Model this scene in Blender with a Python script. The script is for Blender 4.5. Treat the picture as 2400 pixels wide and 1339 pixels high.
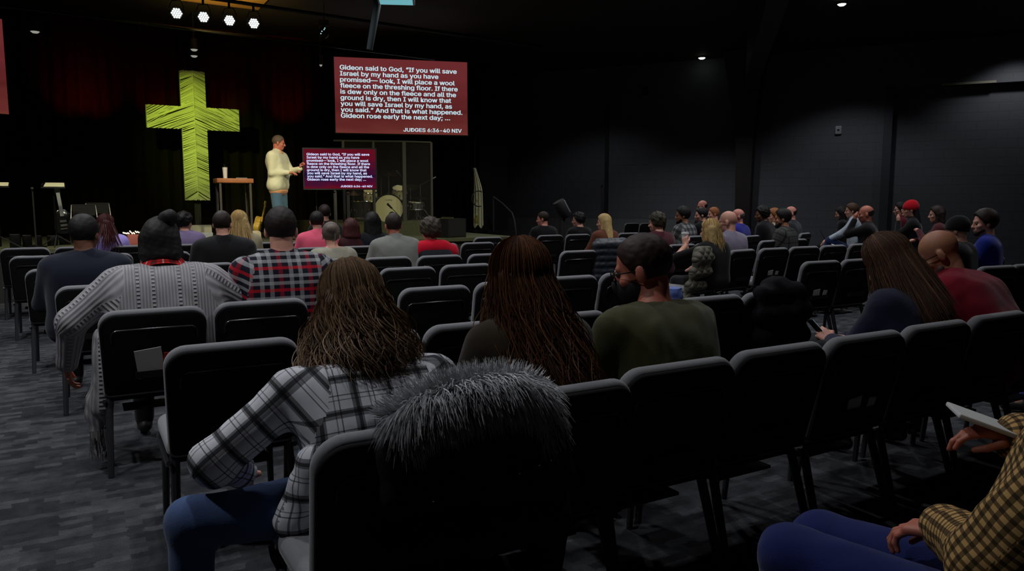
import bpy, math, random, time
import numpy as np
from mathutils import Vector, Matrix
T0 = time.time()
for o in list(bpy.data.objects): bpy.data.objects.remove(o)
SC = bpy.context.scene
COL = SC.collection
PI = math.pi
# ------------------------------------------------------------------ camera
CAM_H = 1.427
F_PX, HOR = 1750.0, 473.0
PITCH = math.atan((669.5 - HOR) / F_PX)
cam_d = bpy.data.cameras.new('camera'); cam_d.sensor_fit = 'HORIZONTAL'; cam_d.sensor_width = 36
cam_d.lens = 36 * F_PX / 2400; cam_d.clip_start = 0.05; cam_d.clip_end = 200
cam = bpy.data.objects.new('camera', cam_d); COL.objects.link(cam)
cam.location = (0, 0, CAM_H); cam.rotation_euler = (PI / 2 - PITCH, 0, 0)
SC.camera = cam
SC.view_settings.view_transform = 'Standard'; SC.view_settings.look = 'None'
SC.view_settings.exposure = 0.0; SC.view_settings.gamma = 1; SC.view_settings.use_curve_mapping = False

def ray(px, py):
    x = (px - 1200) / F_PX; z = -(py - 669.5) / F_PX
    return Vector((x, math.cos(PITCH) + z * math.sin(PITCH), -math.sin(PITCH) + z * math.cos(PITCH)))
def at(px, py, Y):                       # point seen at that pixel, Y metres ahead
    d = ray(px, py); return Vector((0, 0, CAM_H)) + d * (Y / d.y)
def atz(px, py, z):                      # point seen at that pixel at height z
    d = ray(px, py); return Vector((0, 0, CAM_H)) + d * ((z - CAM_H) / d.z)
NV = Vector((-0.5, 0.8660254, 0)); SV = Vector((0.8660254, 0.5, 0))   # the rows: facing direction, along direction
def atn(px, py, n):                      # on the vertical plane n metres along the facing direction
    d = ray(px, py); return Vector((0, 0, CAM_H)) + d * (n / d.dot(NV))
def sn(s, n, z=0): v = SV * s + NV * n; return Vector((v.x, v.y, z))

# ------------------------------------------------------------------ world and large lights
w = bpy.data.worlds.new('world'); SC.world = w; w.use_nodes = True
w.node_tree.nodes['Background'].inputs[0].default_value = (0.6, 0.7, 0.9, 1)
w.node_tree.nodes['Background'].inputs[1].default_value = 0.0009
def spot(loc, target, energy, color=(1, 1, 1), size=60, blend=0.5, radius=0.08, name='spot_light'):
    l = bpy.data.lights.new(name, 'SPOT'); l.energy = energy; l.color = color
    l.spot_size = math.radians(size); l.spot_blend = blend; l.shadow_soft_size = radius
    o = bpy.data.objects.new(name, l); COL.objects.link(o); o.location = loc
    o.rotation_euler = (Vector(target) - Vector(loc)).to_track_quat('-Z', 'Y').to_euler()
    return o
HOUSE = 7.0
CEIL = 5.0
# dimmed house downlights, warm-neutral, in a grid over the seats; added fill along the wall and stage front
for s, n, e in [(-2.2, 3.4, 34), (-1.6, 6.5, 34), (0.6, 3.1, 20), (1.6, 5.6, 24), (1.2, 8.6, 20), (3.8, 3.2, 14), (4.6, 6.6, 26), (7.4, 5.4, 24), (8.4, 8.6, 30), (4.4, 10.6, 16), (-1.2, 9.8, 20), (11.5, 7.2, 30), (12.5, 3.2, 26), (8.0, 12.6, 22), (11.4, 12.2, 26), (14.3, 10.4, 12), (17.0, 8.4, 8), (0.8, 10.6, 26), (3.0, 10.2, 16), (10.6, 15.2, 6)]:
    p = sn(s, n, CEIL - 0.12)
    spot(p, (p.x, p.y, 0), e * HOUSE, (0.93, 0.95, 1.0), 118, 0.6, 0.10, 'house_and_fill_light')
# stage wash
spot((-1.0, 6.5, 4.85), at(650, 440, 13.0), 1150, (1.0, 0.86, 0.55), 17, 0.6, 0.1, 'speaker_key')
spot((-6.0, 7.5, 4.85), at(640, 400, 13.0), 330, (1.0, 0.72, 0.42), 19, 0.6, 0.1, 'speaker_fill')
spot((-5.6, 9.0, 4.85), at(462, 320, 15.0), 1450, (0.70, 0.92, 0.06), 26, 1.0, 0.1, 'cross_wash')
spot((-4.0, 8.0, 4.8), at(560, 560, 13.5), 150, (1.0, 0.93, 0.6), 60, 0.7, 0.15, 'stage_wash')
spot((0.5, 9.0, 4.8), at(900, 500, 14.8), 250, (1.0, 0.92, 0.42), 42, 0.8, 0.15, 'drum_wash')
spot((-7.0, 8.0, 4.8), at(60, 500, 11.5), 330, (1.0, 0.93, 0.55), 55, 0.8, 0.15, 'stage_wash')
spot((1.0, 12.0, 4.8), at(1120, 540, 15), 90, (1.0, 0.95, 0.7), 60, 0.8, 0.15, 'stage_wash')

# ------------------------------------------------------------------ tags and materials
def tag(o, label=None, cat=None, group=None, kind=None):
    if label: o['label'] = label
    if cat: o['category'] = cat
    if group: o['group'] = group
    if kind: o['kind'] = kind
    return o
def empty(name, loc, rz=0, label=None, cat=None, group=None):
    o = bpy.data.objects.new(name, None); COL.objects.link(o); o.location = loc; o.rotation_euler = (0, 0, rz)
    o.empty_display_size = 0.1
    return tag(o, label, cat, group)
def lin(c):                               # sRGB 0..255 to linear
    return tuple(((v / 255) / 12.92 if v / 255 <= 0.04045 else ((v / 255 + 0.055) / 1.055) ** 2.4) for v in c) + (1,)
MATS = {}
def mat(name, col=(.5, .5, .5), rough=.7, metal=0, emit=None, es=1, sheen=0, spec=.5, var=0, vscale=8, bump=0, bscale=60, alpha=1, trans=0, coord='Object'):
    if name in MATS: return MATS[name]
    m = bpy.data.materials.new(name); m.use_nodes = True; nt = m.node_tree; b = nt.nodes['Principled BSDF']
    c = col if len(col) == 4 else tuple(col) + (1,)
    b.inputs['Base Color'].default_value = c; b.inputs['Roughness'].default_value = rough; b.inputs['Metallic'].default_value = metal
    b.inputs['Specular IOR Level'].default_value = spec
    if sheen: b.inputs['Sheen Weight'].default_value = sheen
    if emit: b.inputs['Emission Color'].default_value = tuple(emit)[:3] + (1,); b.inputs['Emission Strength'].default_value = es
    if alpha < 1: b.inputs['Alpha'].default_value = alpha
    if trans: b.inputs['Transmission Weight'].default_value = trans
    if var or bump:
        tc = nt.nodes.new('ShaderNodeTexCoord')
    if var:
        n = nt.nodes.new('ShaderNodeTexNoise'); n.inputs['Scale'].default_value = vscale; n.inputs['Detail'].default_value = 4
        nt.links.new(tc.outputs[coord], n.inputs['Vector'])
        mx = nt.nodes.new('ShaderNodeMix'); mx.data_type = 'RGBA'
        nt.links.new(n.outputs['Fac'], mx.inputs['Factor'])
        mx.inputs[6].default_value = tuple(max(0, x * (1 - var)) for x in c[:3]) + (1,)
        mx.inputs[7].default_value = tuple(min(1, x * (1 + var)) for x in c[:3]) + (1,)
        nt.links.new(mx.outputs[2], b.inputs['Base Color'])
    if bump:
        n2 = nt.nodes.new('ShaderNodeTexNoise'); n2.inputs['Scale'].default_value = bscale; n2.inputs['Detail'].default_value = 3
        nt.links.new(tc.outputs[coord], n2.inputs['Vector'])
        bp = nt.nodes.new('ShaderNodeBump'); bp.inputs['Strength'].default_value = bump; bp.inputs['Distance'].default_value = 0.01
        nt.links.new(n2.outputs['Fac'], bp.inputs['Height']); nt.links.new(bp.outputs[0], b.inputs['Normal'])
    MATS[name] = m; return m
def plaid(name, base, bands, rough=.9, grid=None):
    """bands: (axis, period, start, width, colour, mix) painted over the base cloth in its own weave coordinates (UV in metres)"""
    m = bpy.data.materials.new(name); m.use_nodes = True; nt = m.node_tree; b = nt.nodes['Principled BSDF']
    b.inputs['Roughness'].default_value = rough; b.inputs['Specular IOR Level'].default_value = .2
    uv = nt.nodes.new('ShaderNodeUVMap'); uv.uv_map = 'UVMap'
    sp = nt.nodes.new('ShaderNodeSeparateXYZ'); nt.links.new(uv.outputs[0], sp.inputs[0])
    last = None
    rgb = nt.nodes.new('ShaderNodeRGB'); rgb.outputs[0].default_value = tuple(base)[:3] + (1,); last = rgb.outputs[0]
    for ax, per, st, wd, c, mixf in bands:
        a = nt.nodes.new('ShaderNodeMath'); a.operation = 'ADD'; a.inputs[1].default_value = 50 * per - st
        nt.links.new(sp.outputs[ax], a.inputs[0])
        md = nt.nodes.new('ShaderNodeMath'); md.operation = 'MODULO'; md.inputs[1].default_value = per; nt.links.new(a.outputs[0], md.inputs[0])
        lt = nt.nodes.new('ShaderNodeMath'); lt.operation = 'LESS_THAN'; lt.inputs[1].default_value = wd; nt.links.new(md.outputs[0], lt.inputs[0])
        ml = nt.nodes.new('ShaderNodeMath'); ml.operation = 'MULTIPLY'; ml.inputs[1].default_value = mixf; nt.links.new(lt.outputs[0], ml.inputs[0])
        mx = nt.nodes.new('ShaderNodeMix'); mx.data_type = 'RGBA'; nt.links.new(ml.outputs[0], mx.inputs['Factor'])
        nt.links.new(last, mx.inputs[6]); mx.inputs[7].default_value = tuple(c)[:3] + (1,); last = mx.outputs[2]
    nt.links.new(last, b.inputs['Base Color'])
    MATS[name] = m; return m
def knit(name, col, per=.012, strength=.6, cable=False):
    m = bpy.data.materials.new(name); m.use_nodes = True; nt = m.node_tree; b = nt.nodes['Principled BSDF']
    b.inputs['Roughness'].default_value = .95; b.inputs['Specular IOR Level'].default_value = .15
    uv = nt.nodes.new('ShaderNodeUVMap'); uv.uv_map = 'UVMap'
    sp = nt.nodes.new('ShaderNodeSeparateXYZ'); nt.links.new(uv.outputs[0], sp.inputs[0])
    def mth(op, a, bv=None, c=None):
        n = nt.nodes.new('ShaderNodeMath'); n.operation = op
        nt.links.new(a, n.inputs[0])
        if bv is not None:
            if isinstance(bv, (int, float)): n.inputs[1].default_value = bv
            else: nt.links.new(bv, n.inputs[1])
        return n.outputs[0]
    s = mth('SINE', mth('MULTIPLY', sp.outputs[0], 2 * PI / per))
    f = mth('MULTIPLY', mth('ADD', s, 1.0), .5)
    if cable:
        t = mth('SINE', mth('MULTIPLY', sp.outputs[1], 2 * PI / .022))
        band = mth('LESS_THAN', mth('MODULO', mth('ADD', mth('ABSOLUTE', sp.outputs[0]), .018), .075), .016)
        inner = mth('LESS_THAN', mth('ABSOLUTE', sp.outputs[0]), .19)
        bi = mth('MULTIPLY', band, inner)
        mxn = nt.nodes.new('ShaderNodeMix'); nt.links.new(bi, mxn.inputs[0]); nt.links.new(f, mxn.inputs[2]); nt.links.new(t, mxn.inputs[3]); f = mxn.outputs[0]
    mx = nt.nodes.new('ShaderNodeMix'); mx.data_type = 'RGBA'; nt.links.new(f, mx.inputs['Factor'])
    mx.inputs[6].default_value = tuple(x * .62 for x in col[:3]) + (1,); mx.inputs[7].default_value = tuple(col)[:3] + (1,)
    nt.links.new(mx.outputs[2], b.inputs['Base Color'])
    bp = nt.nodes.new('ShaderNodeBump'); bp.inputs['Strength'].default_value = strength; bp.inputs['Distance'].default_value = .004
    nt.links.new(f, bp.inputs['Height']); nt.links.new(bp.outputs[0], b.inputs['Normal'])
    MATS[name] = m; return m

# ------------------------------------------------------------------ mesh builder
class MB:
    def __init__(s): s.v = []; s.f = []
    def add(s, vs, fs):
        o = len(s.v); s.v += [tuple(v) for v in vs]; s.f += [tuple(i + o for i in f) for f in fs]; return s
    def box(s, c, d, M=None):
        x, y, z = (k / 2 for k in d)
        vs = [Vector((i * x, j * y, k * z)) for k in (-1, 1) for j in (-1, 1) for i in (-1, 1)]
        c = Vector(c); vs = [(M @ v if M else v) + c for v in vs]
        return s.add(vs, [(0, 2, 3, 1), (4, 5, 7, 6), (0, 1, 5, 4), (2, 6, 7, 3), (0, 4, 6, 2), (1, 3, 7, 5)])
    def tube(s, pts, r, n=8, cap=True):
        pts = [Vector(p) for p in pts]; rs = r if isinstance(r, (list, tuple)) else [r] * len(pts)
        vs = []; t0 = (pts[1] - pts[0]).normalized(); u = t0.orthogonal().normalized()
        for i, p in enumerate(pts):
            t = (pts[min(i + 1, len(pts) - 1)] - pts[max(i - 1, 0)])
            t = t.normalized() if t.length > 1e-9 else t0
            u = (u - t * u.dot(t)); u = u.normalized() if u.length > 1e-6 else t.orthogonal().normalized()
            w_ = t.cross(u)
            for k in range(n):
                a = 2 * PI * k / n; vs.append(p + (u * math.cos(a) + w_ * math.sin(a)) * rs[i])
        fs = []
        for i in range(len(pts) - 1):
            for k in range(n):
                a = i * n + k; b = i * n + (k + 1) % n; fs.append((a, b, b + n, a + n))
        if cap: fs.append(tuple(reversed(range(n)))); fs.append(tuple((len(pts) - 1) * n + k for k in range(n)))
        return s.add(vs, fs)
    def cyl(s, a, b, r, r2=None, n=20): return s.tube([a, b], [r, r if r2 is None else r2], n)
    def lathe(s, c, prof, n=24, M=None):
        c = Vector(c); vs = []
        for r, z in prof:
            for k in range(n):
                a = 2 * PI * k / n; v = Vector((r * math.cos(a), r * math.sin(a), z)); vs.append((M @ v if M else v) + c)
        fs = [(i * n + k, i * n + (k + 1) % n, (i + 1) * n + (k + 1) % n, (i + 1) * n + k) for i in range(len(prof) - 1) for k in range(n)]
        fs.append(tuple(reversed(range(n)))); fs.append(tuple((len(prof) - 1) * n + k for k in range(n)))
        return s.add(vs, fs)
    def ball(s, c, r, n=12, sc=(1, 1, 1)):
        c = Vector(c); vs = []; m = n // 2
        for i in range(m + 1):
            t = PI * (i + .02 * (i == 0) - .02 * (i == m)) / m
            for k in range(n):
                a = 2 * PI * k / n; vs.append(c + Vector((r * sc[0] * math.sin(t) * math.cos(a), r * sc[1] * math.sin(t) * math.sin(a), -r * sc[2] * math.cos(t))))
        fs = [(i * n + k, i * n + (k + 1) % n, (i + 1) * n + (k + 1) % n, (i + 1) * n + k) for i in range(m) for k in range(n)]
        return s.add(vs, fs)
    def pad(s, outline, y0, y1, bev=.012, steps=3, M=None):
        """outline in x,z; extruded from y0 to y1 with a rounded rim"""
        pts = [Vector((x, 0, z)) for x, z in outline]; n = len(pts)
        nr = []
        for i in range(n):
            t = (pts[(i + 1) % n] - pts[i - 1]).normalized(); nr.append(Vector((t.z, 0, -t.x)))
        rings = []
        for k in range(steps + 1):
            a = PI / 2 * k / steps; rings.append((bev * (1 - math.sin(a)), y0 + bev * (1 - math.cos(a))))
        for k in range(steps + 1):
            a = PI / 2 * k / steps; rings.append((bev * (1 - math.cos(a)), y1 - bev * (1 - math.sin(a))))
        vs = []
        for ins, y in rings:
            for i in range(n):
                v = pts[i] - nr[i] * ins; v = Vector((v.x, y, v.z)); vs.append(M @ v if M else v)
        fs = []
        for r in range(len(rings) - 1):
            for i in range(n):
                j = (i + 1) % n; fs.append((r * n + i, r * n + j, (r + 1) * n + j, (r + 1) * n + i))
        fs.append(tuple(reversed(range(n)))); L = (len(rings) - 1) * n; fs.append(tuple(L + i for i in range(n)))
        return s.add(vs, fs)
    def build(s, name, m, parent=None, smooth=True, label=None, uv=None):
        me = bpy.data.meshes.new(name); me.from_pydata([tuple(v) for v in s.v], [], s.f)
        if smooth: me.polygons.foreach_set('use_smooth', [True] * len(me.polygons))
        for x in (m if isinstance(m, (list, tuple)) else [m]): me.materials.append(x)
        me.validate(); me.update()
        o = bpy.data.objects.new(name, me); COL.objects.link(o)
        if smooth:
            try: me.set_sharp_from_angle(angle=math.radians(40))
            except Exception: pass
        if parent: o.parent = parent
        if label: o['label'] = label
        return o
def ccw(outline):
    a = sum(outline[i - 1][0] * outline[i][1] - outline[i][0] * outline[i - 1][1] for i in range(len(outline)))
    return outline if a > 0 else outline[::-1]
def rrect(x0, x1, z0, z1, rt, rb, n=6, taper=0):
    o = []
    for cx, cz, r, a0 in ((x1 - rb, z0 + rb, rb, -90), (x1 - rt, z1 - rt, rt, 0), (x0 + rt, z1 - rt, rt, 90), (x0 + rb, z0 + rb, rb, 180)):
        for k in range(n + 1):
            a = math.radians(a0 + 90 * k / n); x = cx + r * math.cos(a); z = cz + r * math.sin(a)
            x *= 1 - taper * (1 - (z - z0) / (z1 - z0)); o.append((x, z))
    return o
# ------------------------------------------------------------------ structure
def carpet_mat():
    m = bpy.data.materials.new('carpet'); m.use_nodes = True; nt = m.node_tree; b = nt.nodes['Principled BSDF']; b.inputs['Roughness'].default_value = 1; b.inputs['Specular IOR Level'].default_value = .05
    tc = nt.nodes.new('ShaderNodeTexCoord')
    mp = nt.nodes.new('ShaderNodeMapping'); mp.inputs['Rotation'].default_value = (0, 0, -PI / 6); nt.links.new(tc.outputs['Object'], mp.inputs[0])
    br = nt.nodes.new('ShaderNodeTexBrick'); wn = nt.nodes.new('ShaderNodeTexNoise'); wn.inputs['Scale'].default_value = 30; nt.links.new(mp.outputs[0], wn.inputs['Vector']); wv = nt.nodes.new('ShaderNodeVectorMath'); wv.operation = 'MULTIPLY_ADD'; wv.inputs[1].default_value = (.05, .03, 0); nt.links.new(wn.outputs['Color'], wv.inputs[0]); nt.links.new(mp.outputs[0], wv.inputs[2]); nt.links.new(wv.outputs[0], br.inputs['Vector'])
    br.inputs['Color1'].default_value = (.06, .061, .067, 1); br.inputs['Color2'].default_value = (.15, .154, .163, 1); br.inputs['Mortar'].default_value = (.07, .07, .078, 1)
    br.inputs['Scale'].default_value = 1; br.inputs['Brick Width'].default_value = .13; br.inputs['Row Height'].default_value = .05; br.inputs['Mortar Size'].default_value = .0; br.inputs['Mortar Smooth'].default_value = 1; br.inputs['Bias'].default_value = -.25
    n = nt.nodes.new('ShaderNodeTexNoise'); n.inputs['Scale'].default_value = 9; n.inputs['Detail'].default_value = 6; nt.links.new(mp.outputs[0], n.inputs['Vector'])
    n2 = nt.nodes.new('ShaderNodeTexNoise'); n2.inputs['Scale'].default_value = 240; nt.links.new(mp.outputs[0], n2.inputs['Vector'])
    a = nt.nodes.new('ShaderNodeMix'); a.data_type = 'RGBA'; a.blend_type = 'MULTIPLY'; a.inputs[0].default_value = .85; nt.links.new(br.outputs[0], a.inputs[6]); nt.links.new(n.outputs['Fac'], a.inputs[7])
    a2 = nt.nodes.new('ShaderNodeMix'); a2.data_type = 'RGBA'; a2.blend_type = 'OVERLAY'; a2.inputs[0].default_value = .8; nt.links.new(a.outputs[2], a2.inputs[6]); nt.links.new(n2.outputs['Fac'], a2.inputs[7])
    nt.links.new(a2.outputs[2], b.inputs['Base Color'])
    bp = nt.nodes.new('ShaderNodeBump'); bp.inputs['Strength'].default_value = .5; bp.inputs['Distance'].default_value = .006; nt.links.new(n2.outputs['Fac'], bp.inputs['Height']); nt.links.new(bp.outputs[0], b.inputs['Normal'])
    return m
def block_wall():
    m = bpy.data.materials.new('painted_block'); m.use_nodes = True; nt = m.node_tree; b = nt.nodes['Principled BSDF']; b.inputs['Roughness'].default_value = .85; b.inputs['Base Color'].default_value = (.105, .108, .118, 1); b.inputs['Specular IOR Level'].default_value = .2
    tc = nt.nodes.new('ShaderNodeTexCoord')
    br = nt.nodes.new('ShaderNodeTexBrick'); nt.links.new(tc.outputs['UV'], br.inputs['Vector'])
    br.inputs['Scale'].default_value = 1; br.inputs['Brick Width'].default_value = .4; br.inputs['Row Height'].default_value = .2; br.inputs['Mortar Size'].default_value = .008
    br.inputs['Color1'].default_value = (1, 1, 1, 1); br.inputs['Color2'].default_value = (.95, .95, .95, 1); br.inputs['Mortar'].default_value = (.5, .5, .5, 1)
    bp = nt.nodes.new('ShaderNodeBump'); bp.inputs['Strength'].default_value = .35; bp.inputs['Distance'].default_value = .01; nt.links.new(br.outputs[0], bp.inputs['Height']); nt.links.new(bp.outputs[0], b.inputs['Normal'])
    mx = nt.nodes.new('ShaderNodeMix'); mx.data_type = 'RGBA'; mx.blend_type = 'MULTIPLY'; mx.inputs[0].default_value = .3; mx.inputs[6].default_value = (.105, .108, .118, 1); nt.links.new(br.outputs[0], mx.inputs[7]); nt.links.new(mx.outputs[2], b.inputs['Base Color'])
    return m
def struct(name, mb, m, parent=None):
    o = mb.build(name, m, parent, smooth=False)
    if not parent: o['kind'] = 'structure'
    return o
M_CARPET = carpet_mat(); M_BLOCK = block_wall()
M_BLACK = mat('black_drape', (.006, .006, .006), .95, spec=.05)
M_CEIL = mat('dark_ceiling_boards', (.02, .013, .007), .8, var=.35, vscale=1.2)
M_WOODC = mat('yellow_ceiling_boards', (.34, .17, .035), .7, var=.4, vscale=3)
M_GLU = mat('dark_glulam', (.012, .008, .006), .6)
M_MET = mat('black_metal', (.012, .012, .013), .35, .6)
M_MATTE = mat('black_matte', (.01, .01, .011), .7)
M_GREYMET = mat('grey_metal', (.12, .12, .12), .35, .8)
M_CHROME = mat('chrome', (.75, .75, .72), .18, 1)
M_DECK = mat('stage_carpet', (.10, .105, .06), .95, var=.25, vscale=20, spec=.05)

struct('floor', MB().add([(-16, -6, 0), (20, -6, 0), (20, 26, 0), (-16, 26, 0)], [(0, 1, 2, 3)]), M_CARPET)
struct('ceiling', MB().box((2, 10, CEIL + .1), (36, 32, .2)), M_CEIL)
# right-hand wall, running obliquely towards the camera
W0 = Vector((-0.9, 22.15, 0)); WD = Vector((.9003, -.4353, 0)).normalized(); WN = Vector((-WD.y, WD.x, 0)) * -1
if WN.y > 0: WN = -WN
def wall_u(px):                                   # distance along the wall for a pixel column
    d = ray(px, 473); t = (W0 - Vector((0, 0, 0))).dot(WN) / Vector((d.x, d.y, 0)).dot(WN); return (Vector((d.x, d.y, 0)) * t - W0).dot(WD)
def wallpt(u, z, off=0): p = W0 + WD * u + WN * off; return Vector((p.x, p.y, z))
def wall_panel(u0, u1, z0, z1, off): return [wallpt(u0, z0, off), wallpt(u1, z0, off), wallpt(u1, z1, off), wallpt(u0, z1, off)]
ua, ub, uc, uf = wall_u(1424), wall_u(2062), wall_u(2079), 17.5
mb = MB(); uvs = []
def wp(u0, u1, z0, z1, off): mb.add(wall_panel(u0, u1, z0, z1, off), [(0, 1, 2, 3)]); uvs.extend([(u0, z0), (u1, z0), (u1, z1), (u0, z1)])
def wret(u, z0, z1, a, b): mb.add([wallpt(u, z0, a), wallpt(u, z0, b), wallpt(u, z1, b), wallpt(u, z1, a)], [(0, 1, 2, 3)]); uvs.extend([(0, z0), (.2, z0), (.2, z1), (0, z1)])
wp(0, ua, 0, 4.02, -.12); wp(0, ua, 4.02, 5.05, 0); wret(ua, 0, 4.02, -.12, 0)
mb.add([wallpt(0, 4.02, -.12), wallpt(ua, 4.02, -.12), wallpt(ua, 4.02, 0), wallpt(0, 4.02, 0)], [(0, 1, 2, 3)]); uvs.extend([(0, 0)] * 4)
wp(ua, uc, 0, 5.05, 0); wp(uc, uf, 0, 4.0, -.18); wp(uc, uf, 4.0, 5.05, 0); wret(uc, 0, 4.0, 0, -.18)
mb.add([wallpt(uc, 4.0, -.18), wallpt(uf, 4.0, -.18), wallpt(uf, 4.0, 0), wallpt(uc, 4.0, 0)], [(0, 1, 2, 3)]); uvs.extend([(0, 0)] * 4)
wr = struct('wall_right', mb, M_BLOCK); ul = wr.data.uv_layers.new(name='UVMap')
for i, l in enumerate(wr.data.loops): ul.data[i].uv = uvs[l.vertex_index] if l.vertex_index < len(uvs) else (0, 0)
def wbox(name, u0, u1, z0, z1, o0, o1, m, bev=0):
    mb = MB(); vs = [wallpt(u, z, o) for z in (z0, z1) for o in (o0, o1) for u in (u0, u1)]
    mb.add(vs, [(0, 2, 3, 1), (4, 5, 7, 6), (0, 1, 5, 4), (2, 6, 7, 3), (0, 4, 6, 2), (1, 3, 7, 5)]); return mb
struct('trim_1', wbox('', ua - .09, ua + .02, 0, 4.02, -.14, .02, M_GLU), mat('dark_trim', (.012, .012, .014), .6))
struct('trim_2', wbox('', uc - .16, uc + .02, 0, 4.02, -.02, .05, M_GLU), mat('slate_trim', (.04, .042, .05), .6))
struct('trim_lit_edge', wbox('', wall_u(2190), wall_u(2315), 4.0, 4.05, -.18, .03, M_GLU), mat('lit_edge', (.30, .28, .2), .7))  # pale strip put in for light catching the recess top edge
struct('wainscot_right', wbox('', .2, wall_u(1650), 0, .96, -.13, .02, None), mat('wainscot', (.13, .132, .13), .8))
c0, c1 = wall_u(1731), wall_u(1761)
mb = MB(); vs = []
for z, g in ((0, 0), (3.0, .12), (4.95, .75)):
    for u, o in ((c0 - g * .4, 0), (c1 + g * .4, 0), (c1 + g * .4, .35 + g), (c0 - g * .4, .35 + g)): vs.append(wallpt(u, z, o))
mb.add(vs, [(i * 4 + k, i * 4 + (k + 1) % 4, (i + 1) * 4 + (k + 1) % 4, (i + 1) * 4 + k) for i in range(2) for k in range(4)] + [(3, 2, 1, 0), (8, 9, 10, 11)])
struct('column_right', mb, M_GLU)
pc = wallpt((c0 + c1) / 2, 0); bd = Vector((-.25, -.97, 0)).normalized(); bs = bd.cross(Vector((0, 0, 1))) * .16
vs = []
for t, dz in ((0, 1.1), (3, .75), (16, .4)):
    for sx, z in ((-1, CEIL - dz), (1, CEIL - dz), (1, CEIL), (-1, CEIL)): p = pc + bd * t + bs * sx; vs.append(Vector((p.x, p.y, z)))
struct('beam_ceiling', MB().add(vs, [(i * 4 + k, i * 4 + (k + 1) % 4, (i + 1) * 4 + (k + 1) % 4, (i + 1) * 4 + k) for i in range(2) for k in range(4)] + [(3, 2, 1, 0), (8, 9, 10, 11)]), M_GLU)
# stage back wall of black drapes, pleated
def drape(s0, s1, n, z0, z1, amp=.05, per=.24):
    mb = MB(); k = int((s1 - s0) / (per / 6)); vs = []
    for i in range(k + 1):
        s = s0 + (s1 - s0) * i / k; dn = amp * math.sin(2 * PI * s / per + math.sin(s * 3)) + .02 * math.sin(s * 11)
        vs += [sn(s, n + dn, z0), sn(s, n + dn * .8, z1)]
    mb.add(vs, [(2 * i, 2 * i + 2, 2 * i + 3, 2 * i + 1) for i in range(k)]); return mb
NB = 17.2
M_DRAPE = mat('black_curtain_cloth', (.006, .0045, .0045), .95, spec=.05)
o = drape(-6.5, 9.3, NB, .7, CEIL).build('wall_stage_back', M_DRAPE); o['kind'] = 'structure'
struct('wall_left', MB().box(sn(-8.0, 6, 2.5), (.2, 26, 5), Matrix.Rotation(PI / 6, 4, 'Z')), mat('left_wall_paint', (.02, .02, .022), .9))
struct('wall_back', MB().box((2, -5.9, 2.5), (36, .2, 5)), mat('back_wall_paint', (.05, .05, .055), .9))
# stage deck, front fascia, steps, drum riser
SZ = 0.75; NF = 12.6
RZ = Matrix.Rotation(PI / 6, 4, 'Z')
def sbox(s0, s1, n0, n1, z0, z1): return MB().box(sn((s0 + s1) / 2, (n0 + n1) / 2, (z0 + z1) / 2), (s1 - s0, n1 - n0, z1 - z0), RZ)
struct('stage_deck', sbox(-7.8, 7.4, NF, 19.4, SZ - .06, SZ), M_DECK)
struct('stage_front', sbox(-7.8, 7.35, NF + .06, NF + .12, 0, SZ - .06), mat('stage_fascia', (.02, .02, .02), .8))
M_STEP = mat('step_carpet', (.16, .165, .12), .9)
sA = atn(478, 560, 12.2).dot(SV); sB = atn(985, 560, 12.2).dot(SV)
for k in range(3): struct('step_stage', sbox(sA, sB, NF - .32 * (3 - k), NF - .32 * (2 - k) + .02, .19 * k, .19 * (k + 1) - .002), M_STEP)
rA = atn(776, 547, 14.0).dot(SV); rB = atn(1062, 547, 14.0).dot(SV); RH = 1.03
struct('drum_riser', sbox(rA, rB, 14.0, 16.6, SZ, RH), M_DECK)

# ------------------------------------------------------------------ words on screens
SLIDE = ['Gideon said to God, \u201cIf you will save', 'Israel by my hand as you have', 'promised\u2014 look, I will place a wool', 'fleece on the threshing floor. If there', 'is dew only on the fleece and all the', 'ground is dry, then I will know that', 'you will save Israel by my hand, as', 'you said.\u201d And that is what happened.', 'Gideon rose early the next day; \u2026']
RIGHT = [1071, 1027, 1066, 1073, 1069, 1057, 1059, 1084, 1054]
FONT = None
try:
    import os
    FONT = bpy.data.fonts.load(os.path.join(bpy.utils.resource_path('LOCAL'), 'datafiles', 'fonts', 'Inter.woff2'))      # Blender's own interface font, if present
except Exception: FONT = None
print('FONT', FONT)
def text_mesh(body, bold=.0):
    c = bpy.data.curves.new('t', 'FONT'); c.body = body
    if FONT: c.font = FONT
    c.body = body; c.size = 1; c.offset = bold; c.extrude = .0; c.resolution_u = 3
    o = bpy.data.objects.new('t', c); COL.objects.link(o); dg = bpy.context.evaluated_depsgraph_get(); dg.update()
    me = bpy.data.meshes.new_from_object(o.evaluated_get(dg)); vs = [v.co.copy() for v in me.vertices]; fs = [tuple(p.vertices) for p in me.polygons]
    bpy.data.objects.remove(o); bpy.data.curves.remove(c); bpy.data.meshes.remove(me); return vs, fs
TXT = [text_mesh(t) for t in SLIDE]; REF = text_mesh('JUDGES 6:36-40 NIV')
def slide_text(W, H, y, bold=1):
    """lettering mesh in screen-local x (0..W) and z (0..H)"""
    mb = MB()
    def put(tv, x0, x1, zc, hgt):
        vs, fs = tv; a = min(v.x for v in vs); b = max(v.x for v in vs)
        for dx, dy in ((-.022, 0), (.022, 0), (-.011, .012), (.011, -.012), (-.011, -.012), (.011, .012), (0, 0)): mb.add([(x0 + (v.x + dx - a) / (b - a) * (x1 - x0), y, zc + (v.y + dy) * hgt) for v in vs], fs)
    for i, tv in enumerate(TXT):
        put(tv, (799 - 786) / 311 * W, (RIGHT[i] - 786) / 311 * W, H * (1 - (.162 + i * .0795)), H * .114)
    put(REF, (943 - 786) / 311 * W, (1082 - 786) / 311 * W, H * (1 - .966), H * .094)
    return mb
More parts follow.
